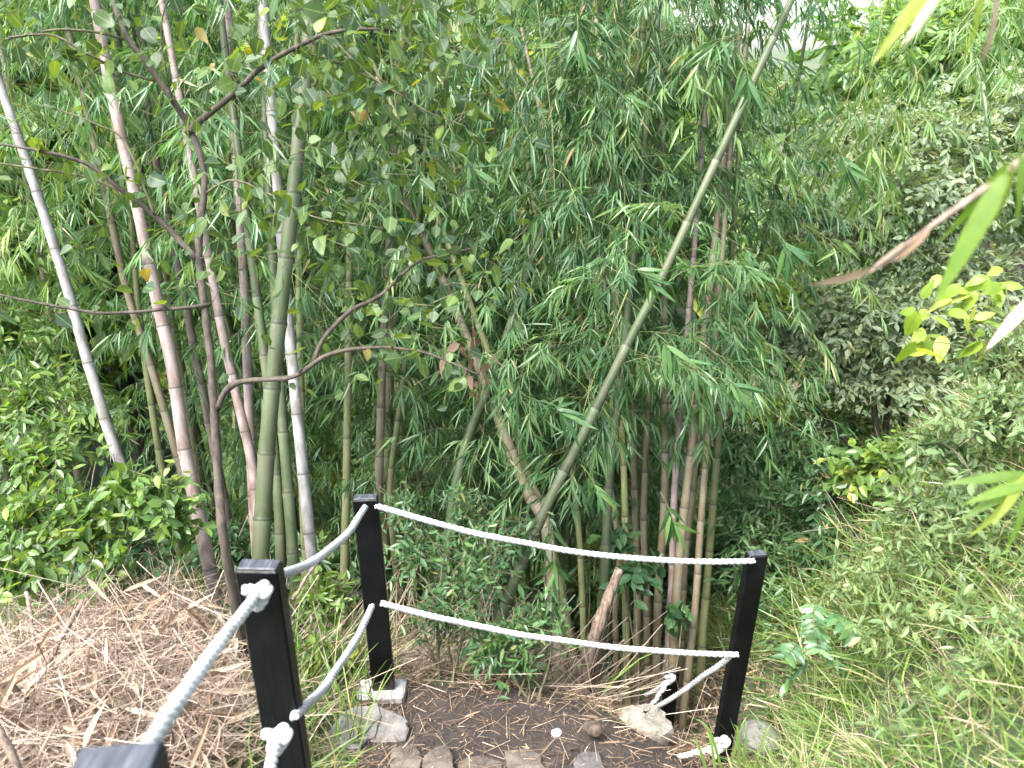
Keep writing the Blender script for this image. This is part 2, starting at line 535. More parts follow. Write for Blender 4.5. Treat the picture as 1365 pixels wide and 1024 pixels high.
def on_path(x, y):
    w = .05 * np.sin(7 * x + 1) + .04 * np.sin(13 * y)
    a = (x > -.5 + w - .25 * np.clip(y - 1.7, 0, .7)) & (x < .62 + w + .3 * np.clip(y - 1.2, 0, 1.2)) & (y < 2.83 + w - .1 * x) & (y > -1.8)
    return a


acc = Acc(); acc.add(*grid_mesh(g(-1.2, 1.4, 105), g(-1.8, 3.1, 180), .006, on_path))
tag(acc.build('path', M['path'], smooth=True), kind='structure')

# ------------------------------------------------------------------ fence: posts, footing, ropes


def post_mats():
    m, n, l, b, out = new_mat('black_paint')
    tc = n.new('ShaderNodeTexCoord')
    mp = n.new('ShaderNodeMapping'); mp.inputs['Scale'].default_value = (1, 1, .05)
    l.new(tc.outputs['Object'], mp.inputs[0])
    ns = noise(n, l, 90, 5, mp.outputs[0])
    n2 = noise(n, l, 7, 4, tc.outputs['Object'])
    r = ramp(n, [(.4, (.0025, .0025, .003)), (.75, (.006, .0065, .008))]); l.new(n2.outputs[0], r.inputs[0])
    sp = n.new('ShaderNodeSeparateXYZ'); l.new(tc.outputs['Object'], sp.inputs[0])
    mz = n.new('ShaderNodeMapRange'); mz.inputs[1].default_value = .02; mz.inputs[2].default_value = .30; mz.inputs[3].default_value = .62; mz.inputs[4].default_value = .0
    l.new(sp.outputs[2], mz.inputs[0])
    n4 = noise(n, l, 38, 6, tc.outputs['Object'], .7)
    lt = n.new('ShaderNodeMath'); lt.operation = 'LESS_THAN'
    l.new(n4.outputs[0], lt.inputs[0]); l.new(mz.outputs[0], lt.inputs[1])
    mu = n.new('ShaderNodeMix'); mu.data_type = 'RGBA'
    l.new(lt.outputs[0], mu.inputs[0]); l.new(r.outputs[0], mu.inputs[6]); mu.inputs[7].default_value = (.03, .023, .018, 1)
    l.new(mu.outputs[2], b.inputs['Base Color'])
    rr = ramp(n, [(.3, (.3, .3, .3)), (.7, (.52, .52, .52))]); l.new(n2.outputs[0], rr.inputs[0])
    l.new(rr.outputs[0], b.inputs['Roughness'])
    b.inputs['Specular IOR Level'].default_value = .22
    bump(n, l, b, ns.outputs[0], .6, .004)
    m2, n, l, b, out = new_mat('worn_post_top')
    tc = n.new('ShaderNodeTexCoord')
    mp = n.new('ShaderNodeMapping'); mp.inputs['Scale'].default_value = (1, .12, 1)
    l.new(tc.outputs['Object'], mp.inputs[0])
    ns = noise(n, l, 120, 5, mp.outputs[0])
    r = ramp(n, [(.35, (.02, .022, .026)), (.6, (.045, .05, .06)), (.8, (.10, .11, .12))]); l.new(ns.outputs[0], r.inputs[0])
    l.new(r.outputs[0], b.inputs['Base Color']); b.inputs['Roughness'].default_value = .45
    bump(n, l, b, ns.outputs[0], .5, .004)
    return m, m2


M['black_paint'], M['worn_post_top'] = post_mats()


def bevel_box(acc, c, sx, sy, sz, bev, jit=0.0, rot=None):
    """box with chamfered edges, base centre at c"""
    hx, hy = sx / 2, sy / 2
    prof = [(0, bev), (bev, 0), (sz - bev, 0), (sz, bev)]
    V = []
    for z, ins in prof:
        x, y = hx - ins, hy - ins
        k = bev
        V += [(-x + k, -y, z), (x - k, -y, z), (x, -y + k, z), (x, y - k, z), (x - k, y, z), (-x + k, y, z), (-x, y - k, z), (-x, -y + k, z)]
    V = np.array(V)
    if jit: V = V + rng.normal(0, jit, V.shape)
    F = []
    for i in range(3):
        for j in range(8):
            a, b = i * 8 + j, i * 8 + (j + 1) % 8
            F += [(a, b, b + 8), (a, b + 8, a + 8)]
    for j in range(1, 7):
        F += [(0, j + 1, j), (24, 24 + j, 24 + j + 1)]
    if rot is not None:
        V = V @ np.array(rot).T
    acc.add(V + np.array(c), F)


def make_post(top, base_z, w, label, yaw=0.0, lean=(0, 0), dp=.046):
    h = top[2] - base_z
    bx, by = top[0] - lean[0] * h, top[1] - lean[1] * h
    t = thing('fence_post', label, 'post', (bx, by, base_z), 'black rope fence posts')
    R = Matrix.Rotation(yaw, 3, 'Z')
    a = Acc(); bevel_box(a, (0, 0, -.25), w, dp, h + .25 - .004, .004, 0.0, R)
    s = np.concatenate(a.V); sh = np.clip(s[:, 2], 0, None)
    a.V = [s + np.stack([lean[0] * sh, lean[1] * sh, 0 * sh], 1)]
    a.build('shaft', M['black_paint'], t)
    a = Acc(); bevel_box(a, (0, 0, 0), w - .009, dp - .009, .005, .002, 0.0, R)
    a.build('post_top', M['worn_post_top'], t, loc=(lean[0] * h, lean[1] * h, h - .004))
    return t


P0 = pix(142, 1036, .87); P1 = pix(345, 752, 1.78); P2 = pix(487, 662, 3.1); P3 = pix(1009, 737, 3.35)
P4 = pix(896, 894, 4.4); P5 = pix(853, 944, 4.2)
make_post(P0, ground(P0[0], P0[1]) * 1.0, .10, 'black post nearest the camera, only its scuffed grey top showing at the lower edge', rad(6), dp=.10)
make_post(P1, float(ground(P1[0], P1[1])), .10, 'black post with two white stopper knots on its near face', rad(-2))
t2 = make_post(P2, -.16, .10, 'black post standing in a square concrete block', rad(4), (-.012, 0))
make_post(P3, float(ground(P3[0], P3[1])) - .03, .088, 'leaning black post at the grassy bank, rope ends on it', rad(6), (.03, .0))
make_post(P4, float(ground(P4[0], P4[1])), .078, 'small far black post below the ledge with a white knot at its top', rad(20))
make_post(P5, float(ground(P5[0], P5[1])), .10, 'black post stub barely showing behind the pale rock', rad(30))


def rope_mat():
    m, n, l, b, out = new_mat('white_rope')
    tc = n.new('ShaderNodeTexCoord')
    ns = noise(n, l, 9, 5, tc.outputs['Object'])
    n2 = noise(n, l, 400, 2, tc.outputs['Object'])
    r = ramp(n, [(.35, (.25, .25, .235)), (.6, (.47, .47, .465))]); l.new(ns.outputs[0], r.inputs[0])
    l.new(r.outputs[0], b.inputs['Base Color']); b.inputs['Roughness'].default_value = .55
    b.inputs['Sheen Weight'].default_value = .15
    bump(n, l, b, n2.outputs[0], .4, .002)
    return m


M['rope'] = rope_mat()


def rope_geo(acc, P, r, strands=3, pitch=None, sides=7):
    pitch = pitch or 6.5 * r
    P = resample(spline(P, 80), pitch / 11)
    T, A, B = frames(P)
    s = arclen(P)
    for k in range(strands):
        ph = 2 * math.pi * (s / pitch + k / strands)
        Q = P + .5 * r * (A * np.cos(ph)[:, None] + B * np.sin(ph)[:, None])
        tube(acc, Q, r * .56, sides)


def sag(a, b, s, n=9):
    t = np.linspace(0, 1, n)[:, None]
    P = a * (1 - t) + b * t
    P[:, 2] -= (4 * t * (1 - t))[:, 0] * s
    P[1:-1] += rng.normal(0, .0022, (n - 2, 3))
    return P


def knot_geo(acc, c, axis, R, r):
    t = np.linspace(0, 2 * math.pi, 70)
    K = np.stack([np.sin(t) + 1.6 * np.sin(2 * t), np.cos(t) - 1.6 * np.cos(2 * t), -1.05 * np.sin(3 * t)], 1) * R / 2.6
    axis = nrm(np.array(axis, float))
    s = nrm(np.cross(axis, UP + .01)); u = np.cross(s, axis)
    K = np.array(c) + K[:, :1] * s + K[:, 1:2] * u + K[:, 2:3] * axis
    T, A, B = frames(K)
    sl = arclen(K)
    for k in range(3):
        ph = 2 * math.pi * (sl / (7 * r) + k / 3)
        tube(acc, K + .45 * r * (A * np.cos(ph)[:, None] + B * np.sin(ph)[:, None]), r * .6, 6)


def rope(P, r, label, knots=()):
    P = np.asarray(P)
    t = thing('white_rope', label, 'rope', tuple(P[0]), 'white ropes of the fence')
    a = Acc(); rope_geo(a, P - P[0], r)
    a.build('strands', M['rope'], t, smooth=True)
    for c, ax, R in knots:
        a = Acc(); knot_geo(a, np.array(c) - P[0], ax, R * .82, r * 1.0)
        a.build('knot', M['rope'], t, smooth=True)
    return t


RR = .0125
k1 = pix(343, 793, 1.735); k1b = pix(369, 985, 1.72)
toc = np.array([0.1, -1.0, .3])
rope([pix(182, 1022, .93), pix(228, 950, 1.1), pix(285, 868, 1.38), k1], RR, 'thick white rope rising from the nearest post to an upper knot', [(k1, toc, .033)])
rope([pix(330, 1190, 1.25), pix(357, 1040, 1.55), k1b], RR, 'short white rope ending in the lower knot of the two-knot post', [(k1b, toc, .033)])
rope(sag(pix(366, 768, 1.86), pix(487, 676, 3.05), .055), RR, 'upper white rope sagging between the two-knot post and the concrete-footed post')
rope(sag(pix(392, 955, 1.90), pix(496, 808, 3.05), .05), RR, 'lower white rope sagging between the two-knot post and the concrete-footed post')
rope(sag(pix(500, 674, 3.1), pix(1006, 748, 3.30), .085), RR, 'long upper white rope spanning to the leaning post')
rope(sag(pix(508, 804, 3.1), pix(984, 873, 3.34), .06), RR, 'long lower white rope spanning to the leaning post')
rope(sag(pix(972, 876, 3.36), pix(862, 951, 4.15), .015), RR, 'white rope slanting down from the leaning post past the pale rock')
kk = pix(962, 991, 3.32)
rope(sag(kk, pix(905, 1008, 3.5), .01), RR * .95, 'short white rope at the foot of the leaning post with a lumpy knot',
     [(kk, (0, -1, .4), .036), (pix(952, 1003, 3.3), (.5, -1, .6), .022)])
k4 = pix(893, 905, 4.36)
rope(sag(k4, pix(860, 927, 4.6), .01), RR, 'thin white rope running left from the small far post')
rope(sag(pix(892, 906, 4.36), pix(868, 940, 4.25), .01), RR, 'white rope hanging steeply from the knot of the small far post', [(k4, (0, -1, .3), .03)])


# stones and concrete
def stone_mat(name, c1, c2, c3, sc=14):
    m, n, l, b, out = new_mat(name)
    tc = n.new('ShaderNodeTexCoord')
    n1 = noise(n, l, sc, 8, tc.outputs['Object'], .65)
    n2 = noise(n, l, sc * 9, 5, tc.outputs['Object'], .7)
    mx = n.new('ShaderNodeMath'); mx.operation = 'MULTIPLY_ADD'; mx.inputs[1].default_value = .35
    l.new(n2.outputs[0], mx.inputs[0])
    h = n.new('ShaderNodeMath'); h.operation = 'MULTIPLY'; h.inputs[1].default_value = .65
    l.new(n1.outputs[0], h.inputs[0]); l.new(h.outputs[0], mx.inputs[2])
    r = ramp(n, [(.36, c1), (.5, c2), (.66, c3)]); l.new(mx.outputs[0], r.inputs[0])
    l.new(r.outputs[0], b.inputs['Base Color']); b.inputs['Roughness'].default_value = .82
    bump(n, l, b, mx.outputs[0], .6, .015)
    return m


M['slab'] = stone_mat('slab', (.05, .042, .036), (.115, .108, .105), (.19, .172, .15))
M['flag'] = stone_mat('flag', (.05, .038, .03), (.125, .10, .08), (.21, .175, .14))
M['concrete'] = stone_mat('concrete', (.17, .165, .155), (.30, .295, .285), (.42, .41, .40), 22)
M['rock'] = stone_mat('rock', (.09, .08, .06), (.20, .185, .155), (.36, .34, .29), 16)


def slab_geo(acc, poly, z0, z1, jit=.006, rings=3):
    """flat stone: outline polygon (n,2), rough sides, slightly uneven top"""
    poly = np.asarray(poly, float)
    P = np.concatenate([poly[i] * (1 - t) + poly[(i + 1) % len(poly)] * t for i in range(len(poly)) for t in (np.linspace(0, 1, 5)[:-1, None],)])
    n = len(P)
    c = P.mean(0)
    P = P + rng.normal(0, jit, P.shape)
    V, rows = [], []
    prof = [(z0, .90), (z0 + (z1 - z0) * .35, 1.0), (z0 + (z1 - z0) * .6, .96), (z0 + (z1 - z0) * .9, 1.0), (z1, .965), (z1 + .002, .6)]
    for z, s in prof:
        q = c + (P - c) * s + rng.normal(0, jit * .45, P.shape)
        V.append(np.column_stack([q, z + rng.normal(0, jit * .25, n)]))
    V.append(np.array([[c[0], c[1], z1 + .003]]))
    k = len(prof)
    F = []
    for i in range(k - 1):
        for j in range(n):
            a, b = i * n + j, i * n + (j + 1) % n
            F += [(a, b, b + n), (a, b + n, a + n)]
    for j in range(n):
        F.append(((k - 1) * n + j, (k - 1) * n + (j + 1) % n, k * n))
    acc.add(np.concatenate(V), F)


# concrete footing under the second post
pb = P2 + np.array([.012 * 1.0, 0, 0])
a = Acc(); bevel_box(a, (0, 0, -.2), .215, .12, .30, .010, .0025, Matrix.Rotation(rad(3), 3, 'Z'))
cb = a.build('concrete_block', M['concrete'], loc=(pb[0] - .012, pb[1] - .005, -.228))
tag(cb, 'square grey concrete footing block holding a black post', 'block')


def ray_ground(px, py):
    d = np.linspace(.8, 12, 600)
    Q = np.stack([pix(px, py, x) for x in d])
    h = ground(Q[:, 0], Q[:, 1])
    k = np.argmax(Q[:, 2] < h)
    return Q[k]


def flat_stone(name, label, cat, outline, th, mat, lift=0.0, group=None, tilt=(0, 0), d=None):
    pts = np.array([ray_ground(*p) for p in outline])
    c = pts.mean(0)
    a = Acc(); slab_geo(a, (pts - c)[:, :2] * 1.06, -th, 0, .0025)
    if tilt == (0, 0):
        e = .05
        tilt = tuple(.85 * float(hz(c[0] + dx, c[1] + dy) - hz(c[0] - dx, c[1] - dy)) / (2 * e) for dx, dy in ((e, 0), (0, e)))
    V = a.V[0]; V = V + np.column_stack([0 * V[:, 0], 0 * V[:, 0], V[:, 0] * tilt[0] + V[:, 1] * tilt[1]])
    a.V = [V]
    z = float(ground(c[0], c[1])) + lift
    return tag(a.build(name, mat, loc=(c[0], c[1], z)), label, cat, group)


s0 = ray_ground(495, 972)
t = thing('stone_slab', 'large flat grey slab with a raised broken layer leaning against the concrete block', 'stone', (s0[0] - .01, s0[1] - .035, float(ground(s0[0], s0[1] - .035))))
out = np.array([ray_ground(*p) for p in [(440, 978), (470, 958), (512, 953), (552, 972), (546, 984), (520, 1000), (488, 995), (452, 990)]]) - s0
a = Acc(); slab_geo(a, out[:, :2], -.04, .026, .004)
a.V[0][:, 2] += .06 * a.V[0][:, 1]
a.build('lower_layer', M['slab'], t)
out = np.array([ray_ground(*p) for p in [(441, 977), (470, 957), (510, 954), (514, 965), (506, 985), (470, 984)]]) - s0
a = Acc(); slab_geo(a, out[:, :2] * .98, .027, .038, .003)
a.V[0][:, 2] += .06 * a.V[0][:, 1]
a.build('upper_layer', M['slab'], t)
GS = 'flat paving stones set in the path'
flat_stone('paving_stone', 'tan paving stone below the large slab, squarish', 'stone', [(526, 1002), (542, 999), (556, 1000), (561, 1016), (558, 1044), (530, 1050), (520, 1022)], .03, M['flag'], .02, GS)
flat_stone('paving_stone', 'brownish paving stone second in the row right of the slab', 'stone', [(567, 1014), (580, 1006), (594, 1003), (604, 1018), (602, 1048), (574, 1052), (564, 1034)], .03, M['flag'], .02, GS)
flat_stone('paving_stone', 'wide low paving stone in the middle of the row', 'stone', [(611, 1022), (622, 1015), (645, 1012), (666, 1018), (672, 1038), (655, 1058), (618, 1056)], .03, M['flag'], .02, GS)
flat_stone('paving_stone', 'largest pale grey paving stone in the bottom row', 'stone', [(674, 1008), (688, 1004), (704, 1004), (720, 1016), (730, 1044), (705, 1058), (680, 1044)], .03, M['flag'], .02, GS)
flat_stone('paving_stone', 'grey paving stone at the right end of the row beside grass', 'stone', [(764, 1018), (778, 1008), (796, 1012), (806, 1034), (795, 1056), (766, 1052)], .03, M['slab'], .02, GS)
flat_stone('paving_stone', 'small dark thin stone tucked under the large slab', 'stone', [(452, 990), (470, 988), (487, 994), (480, 1004), (454, 1004)], .03, M['slab'], .02, GS)


def boulder(name, label, c, s, mat, cat='rock', seed=0, flat=.0):
    r2 = np.random.default_rng(seed)
    n1, n2 = 18, 12
    th, ph = np.meshgrid(np.linspace(0, 2 * math.pi, n1, endpoint=False), np.linspace(.05, math.pi - .05, n2), indexing='ij')
    D = np.stack([np.cos(th) * np.sin(ph), np.sin(th) * np.sin(ph), np.cos(ph)], -1)
    f = np.ones(D.shape[:2])
    for k in range(14):
        q = nrm(r2.normal(size=3)); f = np.minimum(f, r2.uniform(.72, .95) / np.maximum((D * q).sum(-1), .3))
    V = (D * f[..., None] + r2.normal(0, .02, D.shape)) * np.array(s)
    i, j = np.meshgrid(np.arange(n1), np.arange(n2 - 1), indexing='ij')
    i2 = (i + 1) % n1
    A, B, C_, D_ = i * n2 + j, i * n2 + j + 1, i2 * n2 + j + 1, i2 * n2 + j
    a = Acc(); a.add(V.reshape(-1, 3), np.concatenate([np.stack([A, B, C_], -1).reshape(-1, 3), np.stack([A, C_, D_], -1).reshape(-1, 3)]))
    return tag(a.build(name, mat, loc=tuple(c)), label, cat)


boulder('rock', 'pale lumpy rock at the ledge where the slanting rope passes', pix(858, 972, 3.75), (.15, .12, .12), M['rock'], seed=3)
boulder('rock', 'grey rock half hidden in grass right of the leaning post', pix(1010, 985, 3.7), (.11, .1, .07), M['slab'], seed=5)
boulder('pebble', 'white pebble at the edge of the dark path under the stump', pix(742, 977, 2.98), (.022, .02, .016), M['concrete'], 'pebble', seed=6)
boulder('pebble', 'small pale pebble lying on the bare path soil', ray_ground(731, 1004), (.02, .02, .016), M['concrete'], 'pebble', seed=8)
boulder('rock', 'dark wet stone behind the ledge left of the pale rock', pix(790, 972, 3.3), (.045, .04, .03), M['rot_wood'], seed=9)


# ------------------------------------------------------------------ bamboo
def culm_geo(acc, P, r0, r1, inter=.33, sides=12, phase=0.0):
    """hollow-stem outline with swollen nodes; tint = place within the internode"""
    s = arclen(P)
    tot = s[-1]
    k = np.arange(-1, int(tot / inter) + 2)
    off = np.array([0, .012, .03, .06, .3, .6, .88, .955, .985])
    q = np.concatenate([[(kk + phase + o) for o in off] for kk in k]) * inter
    ph = np.tile(off, len(k))
    bul = np.tile(np.array([1.10, 1.11, 1.05, 1.0, .985, .985, 1.0, 1.03, 1.09]), len(k))
    ok = (q >= 0) & (q <= tot)
    q, ph, bul = q[ok], ph[ok], bul[ok]
    Q = np.stack([np.interp(q, s, P[:, i]) for i in range(3)], 1)
    tube(acc, Q, (r0 + (r1 - r0) * q / tot) * bul, sides, ph)


def fans(leaf, twig, O, D, m=7, L=(.10, .17), wr=.105, droop=.55, T=LANCE, base_t=None):
    """a fan of lance leaves at each branchlet tip"""
    n = len(O)
    if n == 0: return
    side = nrm(np.cross(D, UP) + rng.normal(0, .25, (n, 3)))
    size = rng.uniform(.75, 1.2, n)
    bt = rng.random(n) if base_t is None else base_t
    for i in range(m):
        keep = rng.random(n) < .9
        a = rad(1) * rng.uniform(8, 58, n) * (1 if i % 2 else -1)
        if i == 0: a = a * .15
        o = O - D * (.10 * i / m) * size[:, None]
        d = D * np.cos(a)[:, None] + side * np.sin(a)[:, None] - UP * (droop * rng.uniform(.4, 1.3, n))[:, None] + rng.normal(0, .12, (n, 3))
        N = UP + rng.normal(0, .45, (n, 3)) + D * .3
        ln = rng.uniform(L[0], L[1], n) * size
        t = np.clip(.55 * bt + .45 * rng.random(n) , 0, .985)
        t = np.where(rng.random(n) < .025, 1.0, t)
        leaf.inst(*T, o[keep], d[keep], N[keep], ln[keep], (ln * wr * rng.uniform(.85, 1.2, n))[keep], t[keep])


def leafy_branches(leaf, twig, A, az, el, ln, droop=.5, steps=7, per=2, t0=.25, tr=.0022, **kw):
    """branches from the rows of A; curved, drooping, with leafy branchlets"""
    n = len(A)
    if n == 0: return
    d0 = np.stack([np.cos(az) * np.cos(el), np.sin(az) * np.cos(el), np.sin(el)], 1)
    bend = rng.normal(0, .18, (n, 3)); bend[:, 2] = 0
    ts = np.linspace(0, 1, steps + 1)
    pts = np.stack([A + d0 * (ln * t)[:, None] + bend * (ln * t * t)[:, None] - UP * (droop * ln * t * t)[:, None] for t in ts], 1)
    for i in range(steps):
        segs(twig, pts[:, i], pts[:, i + 1], tr * (1 - .6 * i / steps))
    for i in range(1, steps + 1):
        if ts[i] < t0: continue
        tan = nrm(pts[:, i] - pts[:, i - 1])
        sd = nrm(np.cross(tan, UP))
        for k in range(per if i < steps else 1):
            ok = rng.random(n) < .88
            sg = (1 if (i + k) % 2 else -1) * rng.uniform(.3, 1.1, n) if i < steps else rng.normal(0, .2, n)
            d = nrm(tan + sd * sg[:, None] + UP * rng.normal(-.12, .35, n)[:, None])
            tl = rng.uniform(.08, .26, n)
            tip = pts[:, i] + d * tl[:, None] - UP * (tl * .15)[:, None]
            segs(twig, pts[ok, i], tip[ok], .0011)
            fans(leaf, twig, tip[ok], nrm(d - UP * .25)[ok], **kw)


def to_ground(P, extra=.15):
    """lengthen a path (top first or bottom first kept: bottom first) down into the soil"""
    P = np.asarray(P)
    d = nrm(P[0] - P[1]); d = nrm(d * .6 + np.array([0, 0, -1.0]) * .6)
    q = P[0].copy()
    for _ in range(120):
        if q[2] < float(ground(q[0], q[1])) - extra: break
        q = q + d * .05
    return np.vstack([q, P]) if np.linalg.norm(q - P[0]) > .1 else P


def add_up(P, h, arch=(0, 0)):
    d = nrm(P[-1] - P[-2])
    pts = [P[-1] + d * h * t + np.array([arch[0], arch[1], 0]) * h * t * t - UP * .12 * h * t * t for t in (.35, .7, 1.0)]
    return np.vstack([P, pts])


def bamboo(pp, d, w, mat, label, group, up=2.5, arch=(0, 0), nb=0, h0=1.5, blen=(.5, 1.1), leafmat='bamboo_leaf', inter=.34,
           name='bamboo', droop=.5, ground_it=True, azr=None, taper=.55, cat='bamboo', fan={}):
    """pp: places in the photograph from the foot up; d: depth at foot and top; w: width there in pixels"""
    ds = np.linspace(d[0], d[1], len(pp))
    P = np.array([pix(x, y, z) for (x, y), z in zip(pp, ds)])
    if ground_it: P = to_ground(P)
    nbase = arclen(P)[-1]
    if up: P = add_up(P, up, arch)
    P = resample(spline(P, 60), .05)
    b = P[0].copy()
    P = P - b
    r = .5 * w / FPX * np.mean(d)
    t = thing(name, label, cat, tuple(b), group)
    a = Acc(); culm_geo(a, P, r * 1.05, r * (taper if up > 1 else .9), inter, 12, rng.random())
    a.build('culm', M[mat], t, smooth=True)
    if nb:
        s = arclen(P)
        L, Tw = Acc(), Acc()
        q = np.clip(h0 + (s[-1] - h0) * rng.random(nb), 0, s[-1] * .98)
        A = np.stack([np.interp(q, s, P[:, i]) for i in range(3)], 1)
        az = rng.uniform(0, 2 * math.pi, nb) if azr is None else rng.uniform(azr[0], azr[1], nb)
        leafy_branches(L, Tw, A, az, rng.uniform(rad(0), rad(50), nb), rng.uniform(*blen, nb), droop, **fan)
        Tw.build('twigs', M['green_twig'], t)['kind'] = 'stuff'
        L.build('foliage', M[leafmat], t)['kind'] = 'stuff'
    return t


GL = 'tall bamboo culms left of the path'
bamboo([(172, 650), (150, 590), (112, 465), (86, 372), (42, 235), (4, 125)], (4.6, 4.4), 15.5, 'culm_pale', 'pale grey bamboo culm at the far left, leaning left', GL, 2, nb=8, h0=3)
bamboo([(305, 880), (288, 800), (266, 692), (246, 600), (230, 490), (207, 390), (180, 260), (150, 130), (126, 0)], (4.3, 4.1), 18.5, 'culm_pink', 'thick pinkish grey bamboo culm crossing behind the twiggy sapling', GL, 2, nb=8, h0=3.2)
bamboo([(352, 760), (336, 620), (318, 540), (296, 440), (276, 330)], (4.5, 4.4), 14.5, 'culm_pink', 'pinkish bamboo culm just right of the sapling trunk', GL, 2.2, nb=10, h0=2.4)
bamboo([(345, 770), (337, 660), (331, 520), (325, 380), (320, 300)], (4.7, 4.6), 14, 'culm_pink', 'slim pink bamboo culm close beside the thick green one', GL, 2.6, nb=10, h0=2.3)
bamboo([(347, 770), (352, 660), (359, 560), (375, 400), (388, 290), (398, 190), (408, 90), (414, 0)], (4.0, 4.0), 24, 'culm_green', 'thickest bright green bamboo culm with pale node rings', GL, 2.0, nb=10, h0=3.0)
bamboo([(432, 880), (416, 745), (402, 610), (391, 500), (380, 380), (366, 200), (350, 0)], (4.4, 4.3), 16.5, 'culm_pale', 'whitish bamboo culm right of the thick green one', GL, 2.0, nb=10, h0=3.0)
bamboo([(376, 790), (371, 660), (358, 520), (343, 400), (334, 330)], (4.4, 4.4), 15, 'culm_green', 'mid green bamboo culm squeezed behind the thick green one', GL, 2.6, nb=10, h0=2.4)
bamboo([(400, 880), (392, 760), (383, 640), (375, 540), (368, 420)], (4.3, 4.4), 16, 'culm_dark', 'dark green bamboo culm leaning behind the thick green one', GL, 2.6, nb=12, h0=2.2)
bamboo([(425, 900), (408, 740), (402, 600), (400, 450), (398, 330)], (5.0, 5.0), 12, 'culm_olive', 'thin olive bamboo culm behind the whitish one', GL, 2.6, nb=14, h0=2.2)
bamboo([(458, 900), (459, 760), (462, 640), (464, 470)], (5.0, 5.0), 12, 'culm_olive', 'thin upright olive culm left of the concrete-footed post', GL, 2.8, nb=16, h0=1.9)
bamboo([(500, 760), (505, 640), (509, 500), (514, 400)], (5.3, 5.3), 13, 'culm_brown', 'brownish culm rising just behind the top of the concrete-footed post', GL, 2.8, nb=16, h0=1.9)
bamboo([(528, 760), (520, 650), (536, 520), (545, 420)], (5.5, 5.5), 9, 'culm_olive', 'slender olive culm leaning right behind the concrete-footed post', GL, 2.8, nb=14, h0=1.8)
bamboo([(262, 700), (240, 620), (205, 500), (170, 390), (150, 300)], (5.6, 5.4), 12, 'culm_brown', 'thin brown bamboo culm in the shade left of the sapling', GL, 2.6, nb=14, h0=2.0)
bamboo([(228, 680), (210, 590), (188, 440), (178, 330)], (5.9, 5.7), 10, 'culm_olive', 'thin olive bamboo culm farthest back on the left', GL, 2.6, nb=14, h0=2.0)
bamboo([(232, 330), (214, 250), (196, 130), (182, 30)], (6.0, 5.8), 13, 'culm_pink', 'faint pink bamboo culm seen high between sapling branches', GL, 2.0, nb=8, h0=3.0, ground_it=True)

# the leaning bamboo and its neighbours
GC = 'bamboo culms of the middle clump'
bamboo([(648, 880), (690, 765), (732, 668), (772, 590), (832, 468), (882, 370), (956, 212), (1055, 0)], (3.95, 4.15), 14.5, 'culm_green', 'long green bamboo culm leaning far right across the thicket', None, 1.6, nb=11, h0=1.6, azr=(-1.2, 3.6), blen=(.35, .8), inter=.37, name='leaning_bamboo')
bamboo([(748, 930), (738, 800), (728, 700), (700, 650), (660, 545)], (4.4, 5.0), 19, 'culm_brown', 'brown bent bamboo stem with a swollen muddy foot', GC, 2.0, nb=16, h0=2.0)
bamboo([(806, 770), (812, 640), (826, 520), (838, 400)], (4.7, 4.8), 14, 'culm_dark', 'dark upright bamboo culm crossing the leaning green one', GC, 2.8, nb=40, h0=1.9)
bamboo([(600, 700), (622, 590), (655, 510), (668, 470)], (4.9, 5.0), 15, 'culm_dark', 'short dark green bamboo culm leaning right in the middle', GC, 2.5, nb=40, h0=1.7)
bamboo([(730, 700), (706, 640), (676, 540), (640, 440)], (5.0, 5.1), 11, 'culm_olive', 'thin olive culm leaning left behind the middle foliage', GC, 2.5, nb=40, h0=1.9)
GR = 'pale brown culms of the crowded clump right of the stump'
spec = [(836, 930, 832, 640, 820, 420, 'a slightly greenish culm at the left end of the crowded clump', 'culm_olive', 12),
        (848, 945, 846, 660, 842, 450, 'pale culm second from the left in the crowded clump', 'culm_brown', 13),
        (862, 940, 858, 680, 868, 470, 'grey brown culm third from the left in the crowded clump', 'culm_brown', 12),
        (874, 935, 886, 660, 886, 500, 'smooth pale culm in the centre of the crowded clump', 'culm_brown', 14),
        (886, 930, 900, 640, 918, 420, 'pinkish culm just right of the centre of the crowded clump', 'culm_pink', 12),
        (896, 910, 908, 720, 926, 560, 'reddish brown broad culm in front in the crowded clump', 'culm_brown', 16),
        (906, 900, 918, 700, 944, 480, 'dull brown culm third from the right end of the crowded clump', 'culm_brown', 12),
        (918, 890, 934, 700, 950, 500, 'pale culm second from the right end of the crowded clump', 'culm_brown', 12),
        (934, 890, 944, 760, 975, 340, 'culm leaning right at the right end of the crowded clump', 'culm_olive', 13),
        (800, 900, 806, 740, 815, 560, 'thin greenish culm behind the broken stump', 'culm_olive', 11),
        (822, 900, 824, 720, 790, 520, 'thin brown culm leaning left behind the broken stump', 'culm_brown', 10),
        (778, 850, 770, 690, 750, 540, 'dim olive culm left of the broken stump top', 'culm_olive', 11)]
for x0, y0, x1, y1, x2, y2, lab, mt, w in spec:
    dd = rng.uniform(4.9, 5.7)
    w *= .85
    bamboo([(x0, y0), ((x0 + x1) / 2 + rng.uniform(-3, 3), (y0 + y1) / 2), (x1, y1), (x2, y2)], (dd, dd + .1), w, mt, lab, GR, 3.0, nb=13, h0=2.5, blen=(.4, .9))

